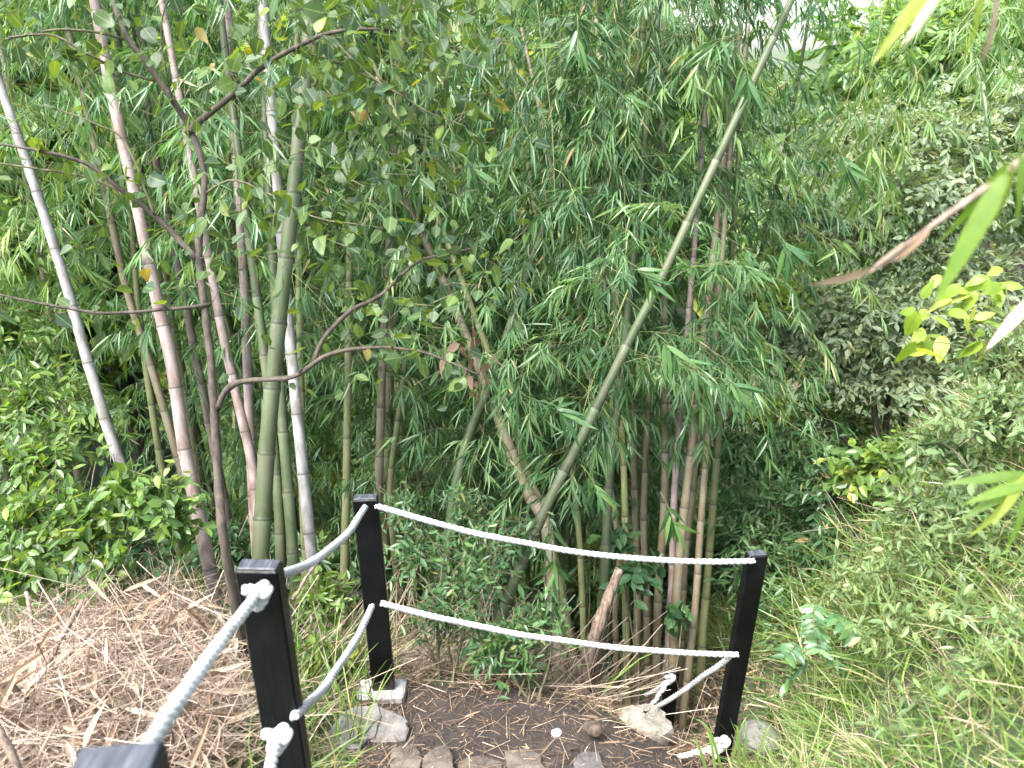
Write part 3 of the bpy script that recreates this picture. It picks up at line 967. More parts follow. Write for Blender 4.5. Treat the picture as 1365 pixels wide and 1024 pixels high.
# broken stump: a split brown stick leaning on a rotten base
sb = pix(766, 950, 4.05)
t = thing('bamboo_stump', 'broken brown split bamboo leaning out of a dark rotten stump', 'stump', tuple(sb))
a = Acc()
P = resample(spline(np.array([pix(762, 955, 4.0), pix(782, 880, 4.0), pix(804, 815, 4.0), pix(826, 758, 4.0)]) - sb, 30), .03)
rr_ = np.linspace(.05, .022, len(P)) * (1 + rng.normal(0, .06, len(P)))
tube(a, P, rr_, 9); a.build('broken_culm', M['dead_wood'], t, smooth=True)
a = Acc()
P = resample(spline(np.array([pix(772, 968, 4.1), pix(784, 910, 4.1), pix(795, 862, 4.1), pix(800, 830, 4.1)]) - sb, 30), .03)
tube(a, P, np.linspace(.075, .03, len(P)) * (1 + rng.normal(0, .1, len(P))), 9); a.build('rotten_base', M['rot_wood'], t, smooth=True)
a = Acc()
P = resample(spline(np.array([pix(738, 950, 4.0), pix(760, 915, 4.0), pix(775, 880, 3.98)]) - sb, 30), .03)
tube(a, P, np.linspace(.035, .022, len(P)), 8); a.build('side_prop', M['dead_wood'], t, smooth=True)

# bamboo prototypes for the thicket behind
PROTO = []
for i in range(6):
    hgt = rng.uniform(7.5, 9.5)
    ax = rng.uniform(-.12, .12, 2)
    z = np.linspace(0, 1, 30)
    P = np.stack([ax[0] * hgt * z + .5 * rng.normal() * z ** 3, ax[1] * hgt * z + .5 * rng.normal() * z ** 3, hgt * z - .6 * z ** 4], 1)
    P = resample(P, .06)
    a = Acc(); culm_geo(a, P, .042, .012, .36, 8)
    cm = [a.mesh('culm', M[k], True) for k in ('culm_olive', 'culm_brown', 'culm_green', 'culm_dark')]
    L, Tw = Acc(), Acc()
    nb = 58
    q = .9 + (hgt - 1.2) * rng.random(nb) ** .8
    s = arclen(P)
    A = np.stack([np.interp(q, s, P[:, k]) for k in range(3)], 1)
    leafy_branches(L, Tw, A, rng.uniform(0, 6.283, nb), rng.uniform(0, rad(55), nb), rng.uniform(.5, 1.35, nb), .55)
    lm = L.mesh('foliage', None)
    tm = Tw.mesh('twigs', M['green_twig'])
    lms = []
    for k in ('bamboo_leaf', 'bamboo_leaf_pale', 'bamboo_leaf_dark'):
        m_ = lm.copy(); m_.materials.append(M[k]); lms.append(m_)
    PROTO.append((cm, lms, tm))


def back_bamboo(x, y, label, group, cmi, lmi, k, sc, rz, lean=(0, 0)):
    cm, lms, tm = PROTO[k]
    t = thing('bamboo', ('olive', 'brown', 'green', 'dark green')[cmi] + ' stemmed ' + label, 'bamboo', (x, y, float(ground(x, y)) - .1), group)
    t.rotation_euler = (lean[0], lean[1], rz)
    t.scale = (sc,) * 3
    link('culm', cm[cmi], t)
    link('twigs', tm, t)['kind'] = 'stuff'
    link('foliage', lms[lmi], t)['kind'] = 'stuff'


CL = [  # x, y, culms, radius, leaf kind, label, group
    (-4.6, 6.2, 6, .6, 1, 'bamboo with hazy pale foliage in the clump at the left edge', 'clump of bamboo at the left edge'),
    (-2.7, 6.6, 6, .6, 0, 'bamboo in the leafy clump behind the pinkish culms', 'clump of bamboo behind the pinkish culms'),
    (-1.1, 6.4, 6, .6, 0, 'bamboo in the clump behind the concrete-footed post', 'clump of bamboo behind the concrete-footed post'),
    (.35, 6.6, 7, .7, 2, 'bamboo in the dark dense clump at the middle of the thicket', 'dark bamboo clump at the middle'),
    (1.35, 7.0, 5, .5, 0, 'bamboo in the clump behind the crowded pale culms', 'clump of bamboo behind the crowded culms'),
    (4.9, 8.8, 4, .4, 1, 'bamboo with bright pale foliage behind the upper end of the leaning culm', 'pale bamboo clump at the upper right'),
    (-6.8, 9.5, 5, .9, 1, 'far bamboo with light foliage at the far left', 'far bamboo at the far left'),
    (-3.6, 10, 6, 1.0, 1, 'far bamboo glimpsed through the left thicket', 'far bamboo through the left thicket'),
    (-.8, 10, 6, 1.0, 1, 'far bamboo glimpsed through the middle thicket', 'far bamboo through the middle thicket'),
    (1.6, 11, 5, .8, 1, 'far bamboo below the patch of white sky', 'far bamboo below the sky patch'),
]
for x, y, n, r, lk, lab, grp in CL:
    for k in range(n):
        an, q = rng.uniform(0, 6.283), r * math.sqrt(rng.random())
        back_bamboo(x + q * math.cos(an), y + q * math.sin(an), lab, grp, rng.integers(0, 4), lk if rng.random() < .8 else 0, rng.integers(0, 6),
                    rng.uniform(.75, 1.1), rng.uniform(0, 6.283), rng.normal(0, .06, 2))


# ------------------------------------------------------------------ broadleaf trees and shrubs
def crown_geo(leaf, twig, blobs, n, L=(.05, .09), wr=.5, T=OVATE, m=6, core=(0, 0, 0), shell=.35, tw=.0015, droop=.3):
    """leaf sprigs spread through ellipsoid blobs (centre, radii)"""
    vol = np.array([np.prod(b[1]) ** (2 / 3) for b in blobs])
    cnt = (n * vol / vol.sum()).astype(int)
    for (c, r), k in zip(blobs, cnt):
        d = nrm(rng.normal(size=(k, 3)))
        f = 1 - shell * rng.random(k) ** 1.5 * 2
        O = np.array(c) + d * np.array(r) * np.clip(f, .15, 1)[:, None] + rng.normal(0, .04, (k, 3)) * np.array(r)
        D = nrm(d + rng.normal(0, .5, (k, 3)) - UP * droop)
        ln = rng.uniform(.12, .28, k)
        segs(twig, O - D * ln[:, None], O, tw)
        side = nrm(np.cross(D, UP) + rng.normal(0, .3, (k, 3)))
        bt = rng.random(k)
        for i in range(m):
            a = rng.uniform(.3, 1.3, k) * (1 if i % 2 else -1)
            o = O - D * (ln * i / m)[:, None]
            dd = D * np.cos(a)[:, None] + side * np.sin(a)[:, None] - UP * .3 + rng.normal(0, .25, (k, 3))
            N = UP + rng.normal(0, .5, (k, 3)) + d * .4
            lv = rng.uniform(L[0], L[1], k)
            leaf.inst(*T, o, dd, N, lv, lv * wr * rng.uniform(.8, 1.2, k), np.clip(.5 * bt + .5 * rng.random(k), 0, 1))


def limb(acc, P, r0, r1, sides=7):
    P = resample(spline(np.asarray(P), 40), .06)
    P = P + np.cumsum(rng.normal(0, .002, P.shape), 0)
    tube(acc, P, np.linspace(r0, r1, len(P)) * (1 + rng.normal(0, .04, len(P))), sides)


# grey leaved tree on the right, several thin trunks
gb = pix(1170, 720, 6.6); gb[2] = float(ground(gb[0], gb[1]))
t = thing('grey_leaved_tree', 'small many-stemmed tree with dense grey green crown above the bank', 'tree', tuple(gb))
a = Acc()
for (p0, p1, p2) in [((1178, 700), (1166, 560), (1150, 420)), ((1184, 690), (1184, 570), (1200, 380)), ((1188, 690), (1200, 560), (1240, 400)), ((1172, 710), (1140, 610), (1085, 540)), ((1190, 700), (1225, 640), (1290, 560))]:
    limb(a, [gb * 0 + np.array([rng.normal(0, .06), rng.normal(0, .06), -.2])] + [pix(x, y, 6.6 + rng.uniform(-.3, .3)) - gb for x, y in (p0, p1, p2)], .045, .012)
a.build('trunk', M['dark_bark'], t, smooth=True)
L, Tw = Acc(), Acc()
bl = []
for (px, py, d, rx, rz_) in [(1180, 300, 6.6, .95, .65), (1080, 300, 6.9, .6, .4), (1270, 260, 6.4, .8, .7), (1130, 430, 6.3, .6, .35), (1220, 420, 6.2, .7, .35), (1050, 450, 6.6, .5, .3), (1300, 400, 6.3, .6, .5),
                             (1180, 180, 6.9, .8, .4), (1330, 170, 6.6, .7, .6), (1130, 500, 6.4, .55, .22), (1210, 505, 6.2, .6, .22), (1300, 530, 6.0, .5, .35)]:
    bl.append((pix(px, py, d) - gb, (rx, .6, rz_)))
crown_geo(L, Tw, bl, 4600, (.045, .09), .44, m=7, shell=.75)
Tw.build('twigs', M['twig'], t)['kind'] = 'stuff'
L.build('crown', M['grey_leaf'], t)['kind'] = 'stuff'


def shrub(name, label, base, blobs, n, leafmat, L=(.05, .09), wr=.5, stems=5, group=None, stem_r=.008, T=OVATE, m=6, cat='shrub', shell=.4, stemmat='twig'):
    base = np.array(base, float)
    t = thing(name, label, cat, tuple(base), group)
    a = Acc()
    bl = [(np.array(c) - base, r) for c, r in blobs]
    for k in range(stems):
        c, r = bl[k % len(bl)]
        e = c + rng.normal(0, .35, 3) * np.array(r)
        limb(a, [np.array([rng.normal(0, .04), rng.normal(0, .04), -.05]), e * .5 + rng.normal(0, .05, 3) + np.array([0, 0, .05]), e], stem_r, stem_r * .4, 5)
    a.build('stems', M[stemmat], t)
    L_, T_ = Acc(), Acc()
    crown_geo(L_, T_, bl, n, L, wr, T, m, shell=shell)
    T_.build('twigs', M[stemmat], t)['kind'] = 'stuff'
    L_.build('foliage', M[leafmat], t)['kind'] = 'stuff'
    return t


def shrub_px(name, label, foot, blobs, n, leafmat, group=None, **kw):
    b = pix(*foot); b[2] = float(ground(b[0], b[1]))
    return shrub(name, label, b, [(pix(px, py, d), (r, r * .8, rz_)) for px, py, d, r, rz_ in blobs], n, leafmat, group=group, **kw)


shrub_px('shrub', 'yellow green leafy shrub at the left edge above the dead brush', (70, 830, 3.9), [(30, 700, 3.7, .38, .24), (110, 710, 3.7, .3, .2), (180, 660, 3.8, .3, .18), (230, 690, 3.8, .2, .18), (60, 620, 4.2, .35, .2), (20, 770, 3.4, .3, .10), (150, 760, 3.5, .2, .08)], 430, 'scrub_leaf', L=(.045, .095), wr=.46, shell=.8)
shrub_px('shrub', 'light green bush at the left edge under the pale culm', (20, 640, 5.2), [(40, 540, 5.0, .5, .35), (0, 440, 5.2, .5, .4), (110, 570, 5.0, .35, .25), (20, 330, 5.4, .5, .4)], 420, 'scrub_leaf', L=(.05, .10), wr=.36, shell=.7)
shrub_px('shrub', 'ferny shrub right of the concrete-footed post, behind the ropes', (590, 900, 3.7), [(560, 740, 3.8, .26, .2), (640, 760, 3.7, .24, .22), (590, 820, 3.6, .24, .16), (690, 720, 3.9, .22, .14), (540, 680, 4.1, .2, .14), (620, 690, 4.1, .26, .16)], 330, 'fern_leaf', L=(.03, .065), wr=.32, shell=.75)
shrub_px('shrub', 'low bluish green shrub in front of the bent brown stem', (700, 930, 3.5), [(690, 850, 3.6, .2, .11), (730, 820, 3.7, .15, .10), (650, 870, 3.6, .15, .09), (700, 890, 3.6, .10, .06)], 110, 'fern_leaf', L=(.04, .08), wr=.32, shell=.7)
shrub_px('shrub', 'small leafy shrub climbing the crowded culms', (860, 930, 4.6), [(850, 770, 4.7, .2, .12), (905, 820, 4.7, .12, .10), (830, 720, 4.8, .2, .10)], 36, 'bamboo_leaf_dark', L=(.07, .11), wr=.55)
shrub_px('shrub', 'weedy green growth at the foot of the left culms', (330, 960, 3.3), [(340, 910, 3.3, .2, .12), (280, 920, 3.2, .22, .12), (430, 880, 3.6, .2, .12), (430, 800, 4.0, .2, .14), (240, 960, 2.9, .2, .08)], 300, 'scrub_leaf', L=(.04, .08), wr=.36)
shrub_px('shrub', 'narrow leaved bush between the leaning post and the grey tree', (1050, 900, 5.2), [(1030, 760, 5.4, .5, .35), (1000, 680, 5.8, .45, .3), (1090, 700, 5.8, .45, .35), (1060, 830, 5.0, .3, .2), (980, 600, 6.2, .5, .3), (1060, 610, 6.2, .5, .3)], 1100, 'bamboo_leaf', L=(.06, .11), wr=.24, T=LANCE)
shrub_px('shrub', 'bright yellow green leafy bush among the darker middle foliage', (1000, 620, 6.2), [(980, 470, 6.1, .3, .25), (1030, 400, 6.2, .3, .2), (1010, 540, 6.1, .25, .15)], 260, 'lime_leaf', L=(.06, .11), wr=.4)
shrub_px('shrub', 'bush of pale blurry leaves on top of the right bank', (1330, 740, 3.4), [(1330, 560, 3.6, .36, .2), (1250, 600, 3.9, .3, .16), (1340, 480, 3.9, .3, .2), (1230, 680, 3.8, .28, .16), (1330, 680, 3.3, .3, .18)], 520, 'weed_leaf', L=(.035, .075), wr=.38, shell=.75)
shrub_px('shrub', 'dark shaded bush under the grey tree by the gully', (1150, 820, 5.0), [(1130, 740, 5.0, .36, .25), (1190, 720, 5.0, .3, .25), (1110, 660, 5.4, .35, .25), (1240, 680, 4.8, .3, .2)], 600, 'bamboo_leaf_dark', L=(.06, .10), wr=.3)
shrub_px('shrub', 'bright green bush glowing behind the dark trunks of the grey tree', (1180, 760, 8.0), [(1160, 620, 8.0, .8, .5), (1080, 580, 8.2, .6, .5), (1250, 620, 7.6, .6, .4), (1120, 500, 8.4, .7, .5)], 900, 'scrub_leaf', L=(.07, .12), wr=.4)
for q, (lab, foot, bl_, n) in enumerate([
    ('tall pale bushy tree filling the upper right corner', (1330, 500, 8.5), [(1300, 90, 8.4, 1.3, .8), (1230, 60, 9.0, .8, .6), (1400, 200, 8.2, 1.0, .9), (1190, 270, 9.2, .6, .35)], 2600),
    ('light green tree crown far behind the leaning culm', (1000, 560, 11), [(980, 300, 11, 1.5, 1.0), (860, 230, 11.5, 1.4, .9), (1120, 330, 11, 1.2, .9)], 2400)]):
    shrub_px('tree', lab, foot, bl_, n, 'bamboo_leaf_pale', L=(.10, .17), wr=.3, stems=5, stem_r=.05, cat='tree', stemmat='bark', m=7)


# sapling with the bare twisting branches at the left; every leaf an object
sb = np.array(pix(305, 760, 3.1)); sb = np.array([sb[0], sb[1], float(ground(sb[0], sb[1]))])
sap = thing('sapling', 'crooked dark-barked sapling with spreading bare branches and rounded leaves', 'tree', tuple(sb))


def sap_limb(name, pts, r0, r1, par=None):
    P = np.array([pix(*p) for p in pts])
    if name == 'trunk':
        P = np.vstack([sb - UP * .1, P])
    a = Acc()
    P = resample(spline(P - sb, 60), .03)
    P = P + np.cumsum(rng.normal(0, .0012, P.shape), 0)
    n = len(P)
    tube(a, P, np.linspace(r0, r1, n) * (1 + rng.normal(0, .05, n)), 8)
    a.build(name, M['bark'] if r0 > .006 else M['twig'], par or sap, smooth=True)
    return P + sb


W_ = []
sap_limb('trunk', [(302, 740, 3.0), (290, 640, 3.0), (284, 540, 3.0), (274, 430, 3.0), (263, 330, 3.0), (269, 240, 3.0), (250, 175, 3.0), (206, 105, 2.95), (172, 60, 2.9), (140, -20, 2.9)], .024, .010)
W_.append(sap_limb('branch', [(250, 178, 3.0), (272, 158, 2.95), (312, 128, 2.9), (350, 92, 2.85), (392, 66, 2.8), (440, 46, 2.75), (520, 40, 2.7)], .014, .005))
W_.append(sap_limb('branch', [(206, 108, 2.95), (170, 98, 2.9), (120, 72, 2.8), (70, 46, 2.75), (10, 48, 2.7)], .006, .003))
W_.append(sap_limb('branch', [(165, 52, 2.9), (120, 42, 2.85), (70, 42, 2.8), (0, 55, 2.7)], .006, .003))
W_.append(sap_limb('branch', [(262, 345, 3.0), (238, 318, 3.0), (200, 282, 2.95), (168, 258, 2.9), (120, 220, 2.85), (60, 202, 2.8), (-10, 190, 2.8)], .012, .004))
W_.append(sap_limb('branch', [(205, 285, 2.95), (170, 192, 2.9), (130, 165, 2.85), (60, 140, 2.8)], .006, .0025))
W_.append(sap_limb('branch', [(168, 258, 2.92), (120, 240, 2.9), (60, 230, 2.85), (-10, 222, 2.8)], .006, .003))
W_.append(sap_limb('branch', [(288, 548, 3.0), (304, 520, 2.98), (330, 508, 2.95), (390, 503, 2.9), (430, 478, 2.88), (480, 466, 2.85), (560, 470, 2.8), (640, 500, 2.8)], .013, .003))
W_.append(sap_limb('branch', [(418, 484, 2.9), (432, 452, 2.9), (470, 415, 2.9), (510, 396, 2.9), (560, 350, 2.9), (640, 330, 2.9)], .010, .003))
W_.append(sap_limb('branch', [(280, 405, 3.0), (245, 410, 2.95), (200, 412, 2.9), (130, 415, 2.85), (60, 404, 2.8), (-10, 388, 2.75)], .008, .004))
W_.append(sap_limb('branch', [(440, 46, 2.75), (480, 90, 2.75), (520, 120, 2.7), (570, 150, 2.7), (620, 170, 2.7)], .005, .002))
W_.append(sap_limb('branch', [(392, 66, 2.8), (440, 80, 2.85), (500, 108, 2.9), (540, 125, 2.95)], .004, .002))
W_.append(sap_limb('branch', [(268, 260, 3.0), (310, 240, 3.0), (360, 260, 2.95), (420, 290, 2.9), (480, 300, 2.9)], .005, .002))
W_.append(sap_limb('branch', [(230, 140, 2.97), (220, 90, 2.9), (215, 40, 2.85), (230, -20, 2.8)], .005, .002))
# leaf meshes: heart/egg shaped, a little bent


def broad_leaf_mesh(seed, mat, tint, ln=.085, w=.06, name='leaf'):
    r2 = np.random.default_rng(seed)
    ts = np.array([0, .08, .25, .45, .65, .85, 1.0])
    hw = np.array([.0, .3, .5, .5, .38, .18, 0]) * w
    bend, curl = r2.uniform(.05, .35), r2.uniform(-.1, .35)
    V, F, uv = [], [], []
    for t_, h in zip(ts, hw):
        zc = -bend * t_ ** 2 * ln
        for sgn in (-1, 0, 1):
            V.append((t_ * ln, sgn * h, zc + abs(sgn) * curl * h + r2.normal(0, .0012)))
            uv.append((t_, sgn * .5))
    for i in range(len(ts) - 1):
        for j in range(2):
            a_, b_ = i * 3 + j, i * 3 + j + 1
            F += [(a_, a_ + 3, b_ + 3), (a_, b_ + 3, b_)]
    V += [(-.025, 0, .004), (0, .0009, 0), (0, -.0009, 0)]
    uv += [(0, 0)] * 3
    F += [(len(V) - 3, len(V) - 1, len(V) - 2)]
    a = Acc(); a.add(V, F, tint, uv)
    return a.mesh(name, mat, True)


BL = [broad_leaf_mesh(i, M['broad_leaf'], tt, .085, ww) for i, (tt, ww) in enumerate([(.15, .062), (.3, .055), (.4, .066), (.5, .058), (.62, .06), (.75, .052), (.85, .06), (.97, .05), (.2, .07), (.45, .064)])]


def place_leaf(me, parent, base, o, d, N, sc, name='leaf'):
    d = nrm(d); s = nrm(np.cross(N, d)); n2 = np.cross(d, s)
    ob = bpy.data.objects.new(name, me)
    COL.objects.link(ob)
    ob.parent = parent
    q = o - base
    ob.matrix_local = Matrix(((d[0] * sc, s[0] * sc, n2[0] * sc, q[0]), (d[1] * sc, s[1] * sc, n2[1] * sc, q[1]), (d[2] * sc, s[2] * sc, n2[2] * sc, q[2]), (0, 0, 0, 1)))
    return ob


tw, lf = Acc(), Acc()
sites = []
for P in W_:
    s = arclen(P)
    k = int(s[-1] / .05)
    for q in rng.uniform(.15, 1, k) * s[-1]:
        sites.append([np.interp(q, s, P[:, i]) for i in range(3)])
for px, py, d, r, n in [(215, 40, 2.9, .14, 12), (300, 60, 2.9, .14, 8), (470, 60, 2.8, .16, 26), (540, 110, 2.75, .15, 24), (590, 180, 2.8, .13, 14), (430, 130, 2.9, .14, 12), (400, 300, 3.0, .16, 24),
                        (320, 330, 3.0, .12, 14), (560, 380, 2.9, .12, 18), (545, 450, 2.85, .10, 16), (640, 350, 2.9, .10, 14), (480, 330, 2.9, .12, 16), (640, 60, 2.8, .14, 16), (80, 30, 2.8, .15, 10), (600, 20, 2.8, .14, 14), (400, 20, 2.85, .14, 14),
                        (360, 200, 2.95, .14, 14), (520, 240, 2.9, .14, 14), (30, 190, 2.8, .1, 3), (150, 330, 3.0, .12, 6)]:
    c = pix(px, py, d)
    for _ in range(int(n * (4.2 if py < 260 and px > 380 else 2.8))): sites.append(c + rng.normal(0, r * 1.15, 3))
sites = np.array(sites)
allp = np.vstack([resample(P, .05) for P in W_])
rng.shuffle(sites)
dist = np.array([np.sqrt(((allp - p) ** 2).sum(1).min()) for p in sites])
near = np.argsort(dist)                                  # twigs grow outward, each from the nearest wood so far
nodes = np.zeros((len(allp) + len(sites), 3)); nodes[:len(allp)] = allp
m_ = len(allp)
first = set(rng.permutation(len(sites))[:300].tolist())
for i in near:
    p = sites[i] + rng.normal(0, .03, 3)
    j = np.argmin(((nodes[:m_] - p) ** 2).sum(1))
    allp = nodes
    nodes[m_] = p; m_ += 1
    d = nrm(p - allp[j]) * .5 + rng.normal(0, .5, 3) - UP * .35
    N = UP * .8 + rng.normal(0, .5, 3)
    segs(tw, [allp[j] - sb], [p - nrm(d) * .02 - sb], .0012)
    if int(i) in first:
        place_leaf(BL[rng.integers(0, len(BL))], sap, sb, p, d, N, rng.uniform(.45, 1.05))
    else:
        lv = rng.uniform(.035, .08)
        lf.inst(*OVATE, (p - sb)[None], d[None], N[None], lv, lv * .66)
tw.build('twigs', M['twig'], sap)['kind'] = 'stuff'
if lf.n: lf.build('foliage', M['broad_leaf'], sap)['kind'] = 'stuff'

# clusters of brown dead leaves caught in the middle
t0 = pix(635, 480, 3.5)
t = thing('dead_leaf_cluster', 'hanging cluster of curled brown dead leaves in the middle foliage', 'leaf cluster', tuple(t0))
DL = [broad_leaf_mesh(50 + i, M['tan_leaf'], tt, .075, .03) for i, tt in enumerate((.0, .1, .2, .3))]
a = Acc()
P = resample(spline(np.array([pix(628, 400, 3.55), pix(632, 450, 3.52), pix(640, 520, 3.5)]) - t0, 10), .03)
tube(a, P, .003, 5); a.build('twig', M['twig'], t)
for px, py in [(632, 440), (637, 452), (612, 455), (592, 472), (590, 478), (630, 478), (640, 490), (626, 500), (650, 485), (636, 510), (645, 500), (622, 488), (640, 515), (615, 462), (655, 470), (628, 520)]:
    place_leaf(DL[rng.integers(0, 4)], t, t0, pix(px, py, 3.5 + rng.normal(0, .04)), -UP + rng.normal(0, .5, 3), rng.normal(0, 1, 3), rng.uniform(.8, 1.4))

# ------------------------------------------------------------------ near leaves and branches on the right
NL = [broad_leaf_mesh(80 + i, M['near_leaf'], tt, .2, ww, 'leaf') for i, (tt, ww) in enumerate([(.2, .024), (.5, .026), (.8, .022), (.95, .026)])]
TL = [broad_leaf_mesh(90 + i, M['tan_leaf'], tt, .2, .03, 'dry_leaf') for i, tt in enumerate((.25, .6, .9))]


def px_leaf(me, parent, base, a_, b_, ref_len=.2, N=None, name='leaf'):
    A, B = pix(*a_), pix(*b_)
    L = np.linalg.norm(B - A)
    N = np.array([0, -.8, .5]) + rng.normal(0, .25, 3) if N is None else np.array(N)
    return place_leaf(me, parent, base, A, B - A, N, L / ref_len, name)


b0 = pix(1420, 170, .95)
t = thing('bamboo_twig', 'blurred near bamboo twig with long green leaves at the right edge, brown stem pointing left', 'twig', tuple(b0))
a = Acc()
P = resample(spline(np.array([pix(1420, 170, .95), pix(1340, 232, .97), pix(1250, 296, 1.0), pix(1165, 358, 1.05)]) - b0, 30), .01)
tube(a, P, np.linspace(.0065, .0025, len(P)), 7); a.build('stem', M['dead_wood'], t, smooth=True)
for i, (A, B) in enumerate([((1345, 215, .96), (1265, 330, 1.0)), ((1345, 225, .96), (1240, 410, 1.0)), ((1350, 215, .96), (1345, 305, .97)), ((1360, 200, .94), (1372, 300, .95)), ((1330, 235, .97), (1285, 280, .99))]):
    px_leaf(NL[i % 3], t, b0, A, B)
px_leaf(TL[0], t, b0, (1240, 305, 1.0), (1190, 355, 1.02), name='dry_leaf')
px_leaf(TL[1], t, b0, (1165, 358, 1.05), (1075, 388, 1.1), name='dry_leaf')
px_leaf(TL[1], t, b0, (1220, 320, 1.02), (1150, 368, 1.06), name='dry_leaf')

b0 = pix(1290, -60, .95)
t = thing('bamboo_twig', 'blurred near leaves hanging into the top right, yellow green with a brown edge', 'twig', tuple(b0))
a = Acc(); P = resample(spline(np.array([pix(1400, -90, .95), pix(1310, -60, .95), pix(1230, -50, .95)]) - b0, 12), .02)
tube(a, P, .003, 6); a.build('stem', M['green_twig'], t)
px_leaf(NL[3], t, b0, (1255, -40, .95), (1168, 82, .95)); px_leaf(NL[2], t, b0, (1310, -60, .9), (1322, 85, .92))
px_leaf(TL[0], t, b0, (1328, -20, .93), (1322, 100, .935), name='dry_leaf'); px_leaf(TL[2], t, b0, (1262, -30, 1.0), (1212, 56, 1.0), name='dry_leaf')

b0 = pix(1420, 640, 1.3)
t = thing('bamboo_twig', 'near fan of bright green leaves at the right edge above the grassy bank', 'twig', tuple(b0))
a = Acc(); P = resample(spline(np.array([pix(1440, 600, 1.3), pix(1390, 625, 1.3), pix(1355, 640, 1.3)]) - b0, 12), .02)
tube(a, P, .003, 6); a.build('stem', M['green_twig'], t)
for i, (A, B) in enumerate([((1372, 632, 1.3), (1270, 640, 1.28)), ((1370, 640, 1.3), (1285, 690, 1.28)), ((1368, 640, 1.3), (1310, 720, 1.28)), ((1370, 630, 1.3), (1330, 700, 1.26)), ((1375, 640, 1.3), (1360, 740, 1.28)), ((1380, 640, 1.3), (1290, 665, 1.26))]):
    px_leaf(NL[i % 4], t, b0, A, B)

b0 = pix(1400, 360, 1.25)
t = thing('dry_sheath', 'curled pale dry bamboo sheath hanging at the right edge', 'dry leaf', tuple(b0))
px_leaf(TL[2], t, b0, (1385, 390, 1.25), (1315, 462, 1.25), name='dry_leaf')
px_leaf(TL[1], t, b0, (1372, 360, 1.25), (1378, 460, 1.25), name='dry_leaf')

YL = [broad_leaf_mesh(120 + i, M['lime_leaf'], tt, .09, .042, 'leaf') for i, tt in enumerate((.3, .6, .9))]
b0 = pix(1300, 480, 2.6)
t = thing('lime_shrub', 'lime green sprig of glossy leaves at the upper right against the grey tree', 'shrub', tuple(b0))
a = Acc()
for e in [(1250, 410), (1290, 390), (1340, 380), (1240, 455), (1310, 430)]:
    P = resample(spline(np.array([pix(1380, 520, 2.7), pix((e[0] + 1360) / 2, (e[1] + 480) / 2, 2.62), pix(*e, 2.6)]) - b0, 12), .03)
    tube(a, P, .002, 5)
    for k in range(9):
        q = pix(e[0] + rng.normal(0, 16), e[1] + rng.normal(0, 14), 2.6 + rng.normal(0, .05))
        place_leaf(YL[rng.integers(0, 3)], t, b0, q, rng.normal(0, .6, 3) - UP * .3 + np.array([-.4, 0, 0]), UP + rng.normal(0, .5, 3) + np.array([0, -.5, 0]), rng.uniform(.7, 1.2))
a.build('stems', M['green_twig'], t)

# pinnate plant on the bank
PL = [broad_leaf_mesh(140 + i, M['fern_leaf'], tt, .085, .027, 'leaflet') for i, tt in enumerate((.3, .5, .7))]
b0 = pix(1088, 965, 3.55); b0[2] = float(ground(b0[0], b0[1]))
t = thing('leafy_plant', 'upright plant with large pinnate leaves on the bank right of the leaning post', 'plant', tuple(b0))
st = Acc()
for e in [(1085, 835), (1060, 870), (1120, 840), (1110, 880), (1060, 905), (1125, 905), (1090, 860)]:
    P = resample(spline(np.array([b0 - UP * .03, pix(1086 + (e[0] - 1086) * .3, 935, 3.5), pix(1086 + (e[0] - 1086) * .75, e[1] - 8, 3.5), pix(1086 + (e[0] - 1086) * 1.5, e[1] + 6, 3.38 + rng.normal(0, .08))]) - b0, 24), .02)
    tube(st, P, np.linspace(.004, .0015, len(P)), 5)
    n = len(P)
    tan = nrm(P[-1] - P[-4])
    sd = nrm(np.cross(tan, UP) + np.array([.3, 0, 0]))
    for k in range(6):
        for sg in (-1, 1):
            q = P[n - 1] - tan * (.03 * k)
            place_leaf(PL[rng.integers(0, 3)], t, b0, q + b0, sd * sg + tan * .5 - UP * .25 + rng.normal(0, .12, 3), UP + np.array([0, -.6, 0]) + rng.normal(0, .2, 3), rng.uniform(.6, 1.05))
st.build('stems', M['green_twig'], t)


def arch_branch(label, pts, leafmat, nb=16, ln=(.25, .6), r=.006, grp='bamboo branches arching in from above'):
    P = np.array([pix(*p) for p in pts])
    b0 = P[0].copy()
    P = resample(spline(P - b0, 40), .04)
    t = thing('bamboo_branch', label, 'branch', tuple(b0), grp)
    a = Acc(); tube(a, P, np.linspace(r, r * .25, len(P)), 6); a.build('stem', M['green_twig'], t, smooth=True)
    L_, T_ = Acc(), Acc()
    sA = arclen(P)
    q = sA[-1] * rng.uniform(.1, 1, nb)
    A = np.stack([np.interp(q, sA, P[:, k]) for k in range(3)], 1)
    leafy_branches(L_, T_, A, rng.uniform(0, 6.283, nb), rng.uniform(rad(-35), rad(35), nb), rng.uniform(*ln, nb), .7, steps=5)
    T_.build('twigs', M['green_twig'], t)['kind'] = 'stuff'
    L_.build('foliage', M[leafmat], t)['kind'] = 'stuff'


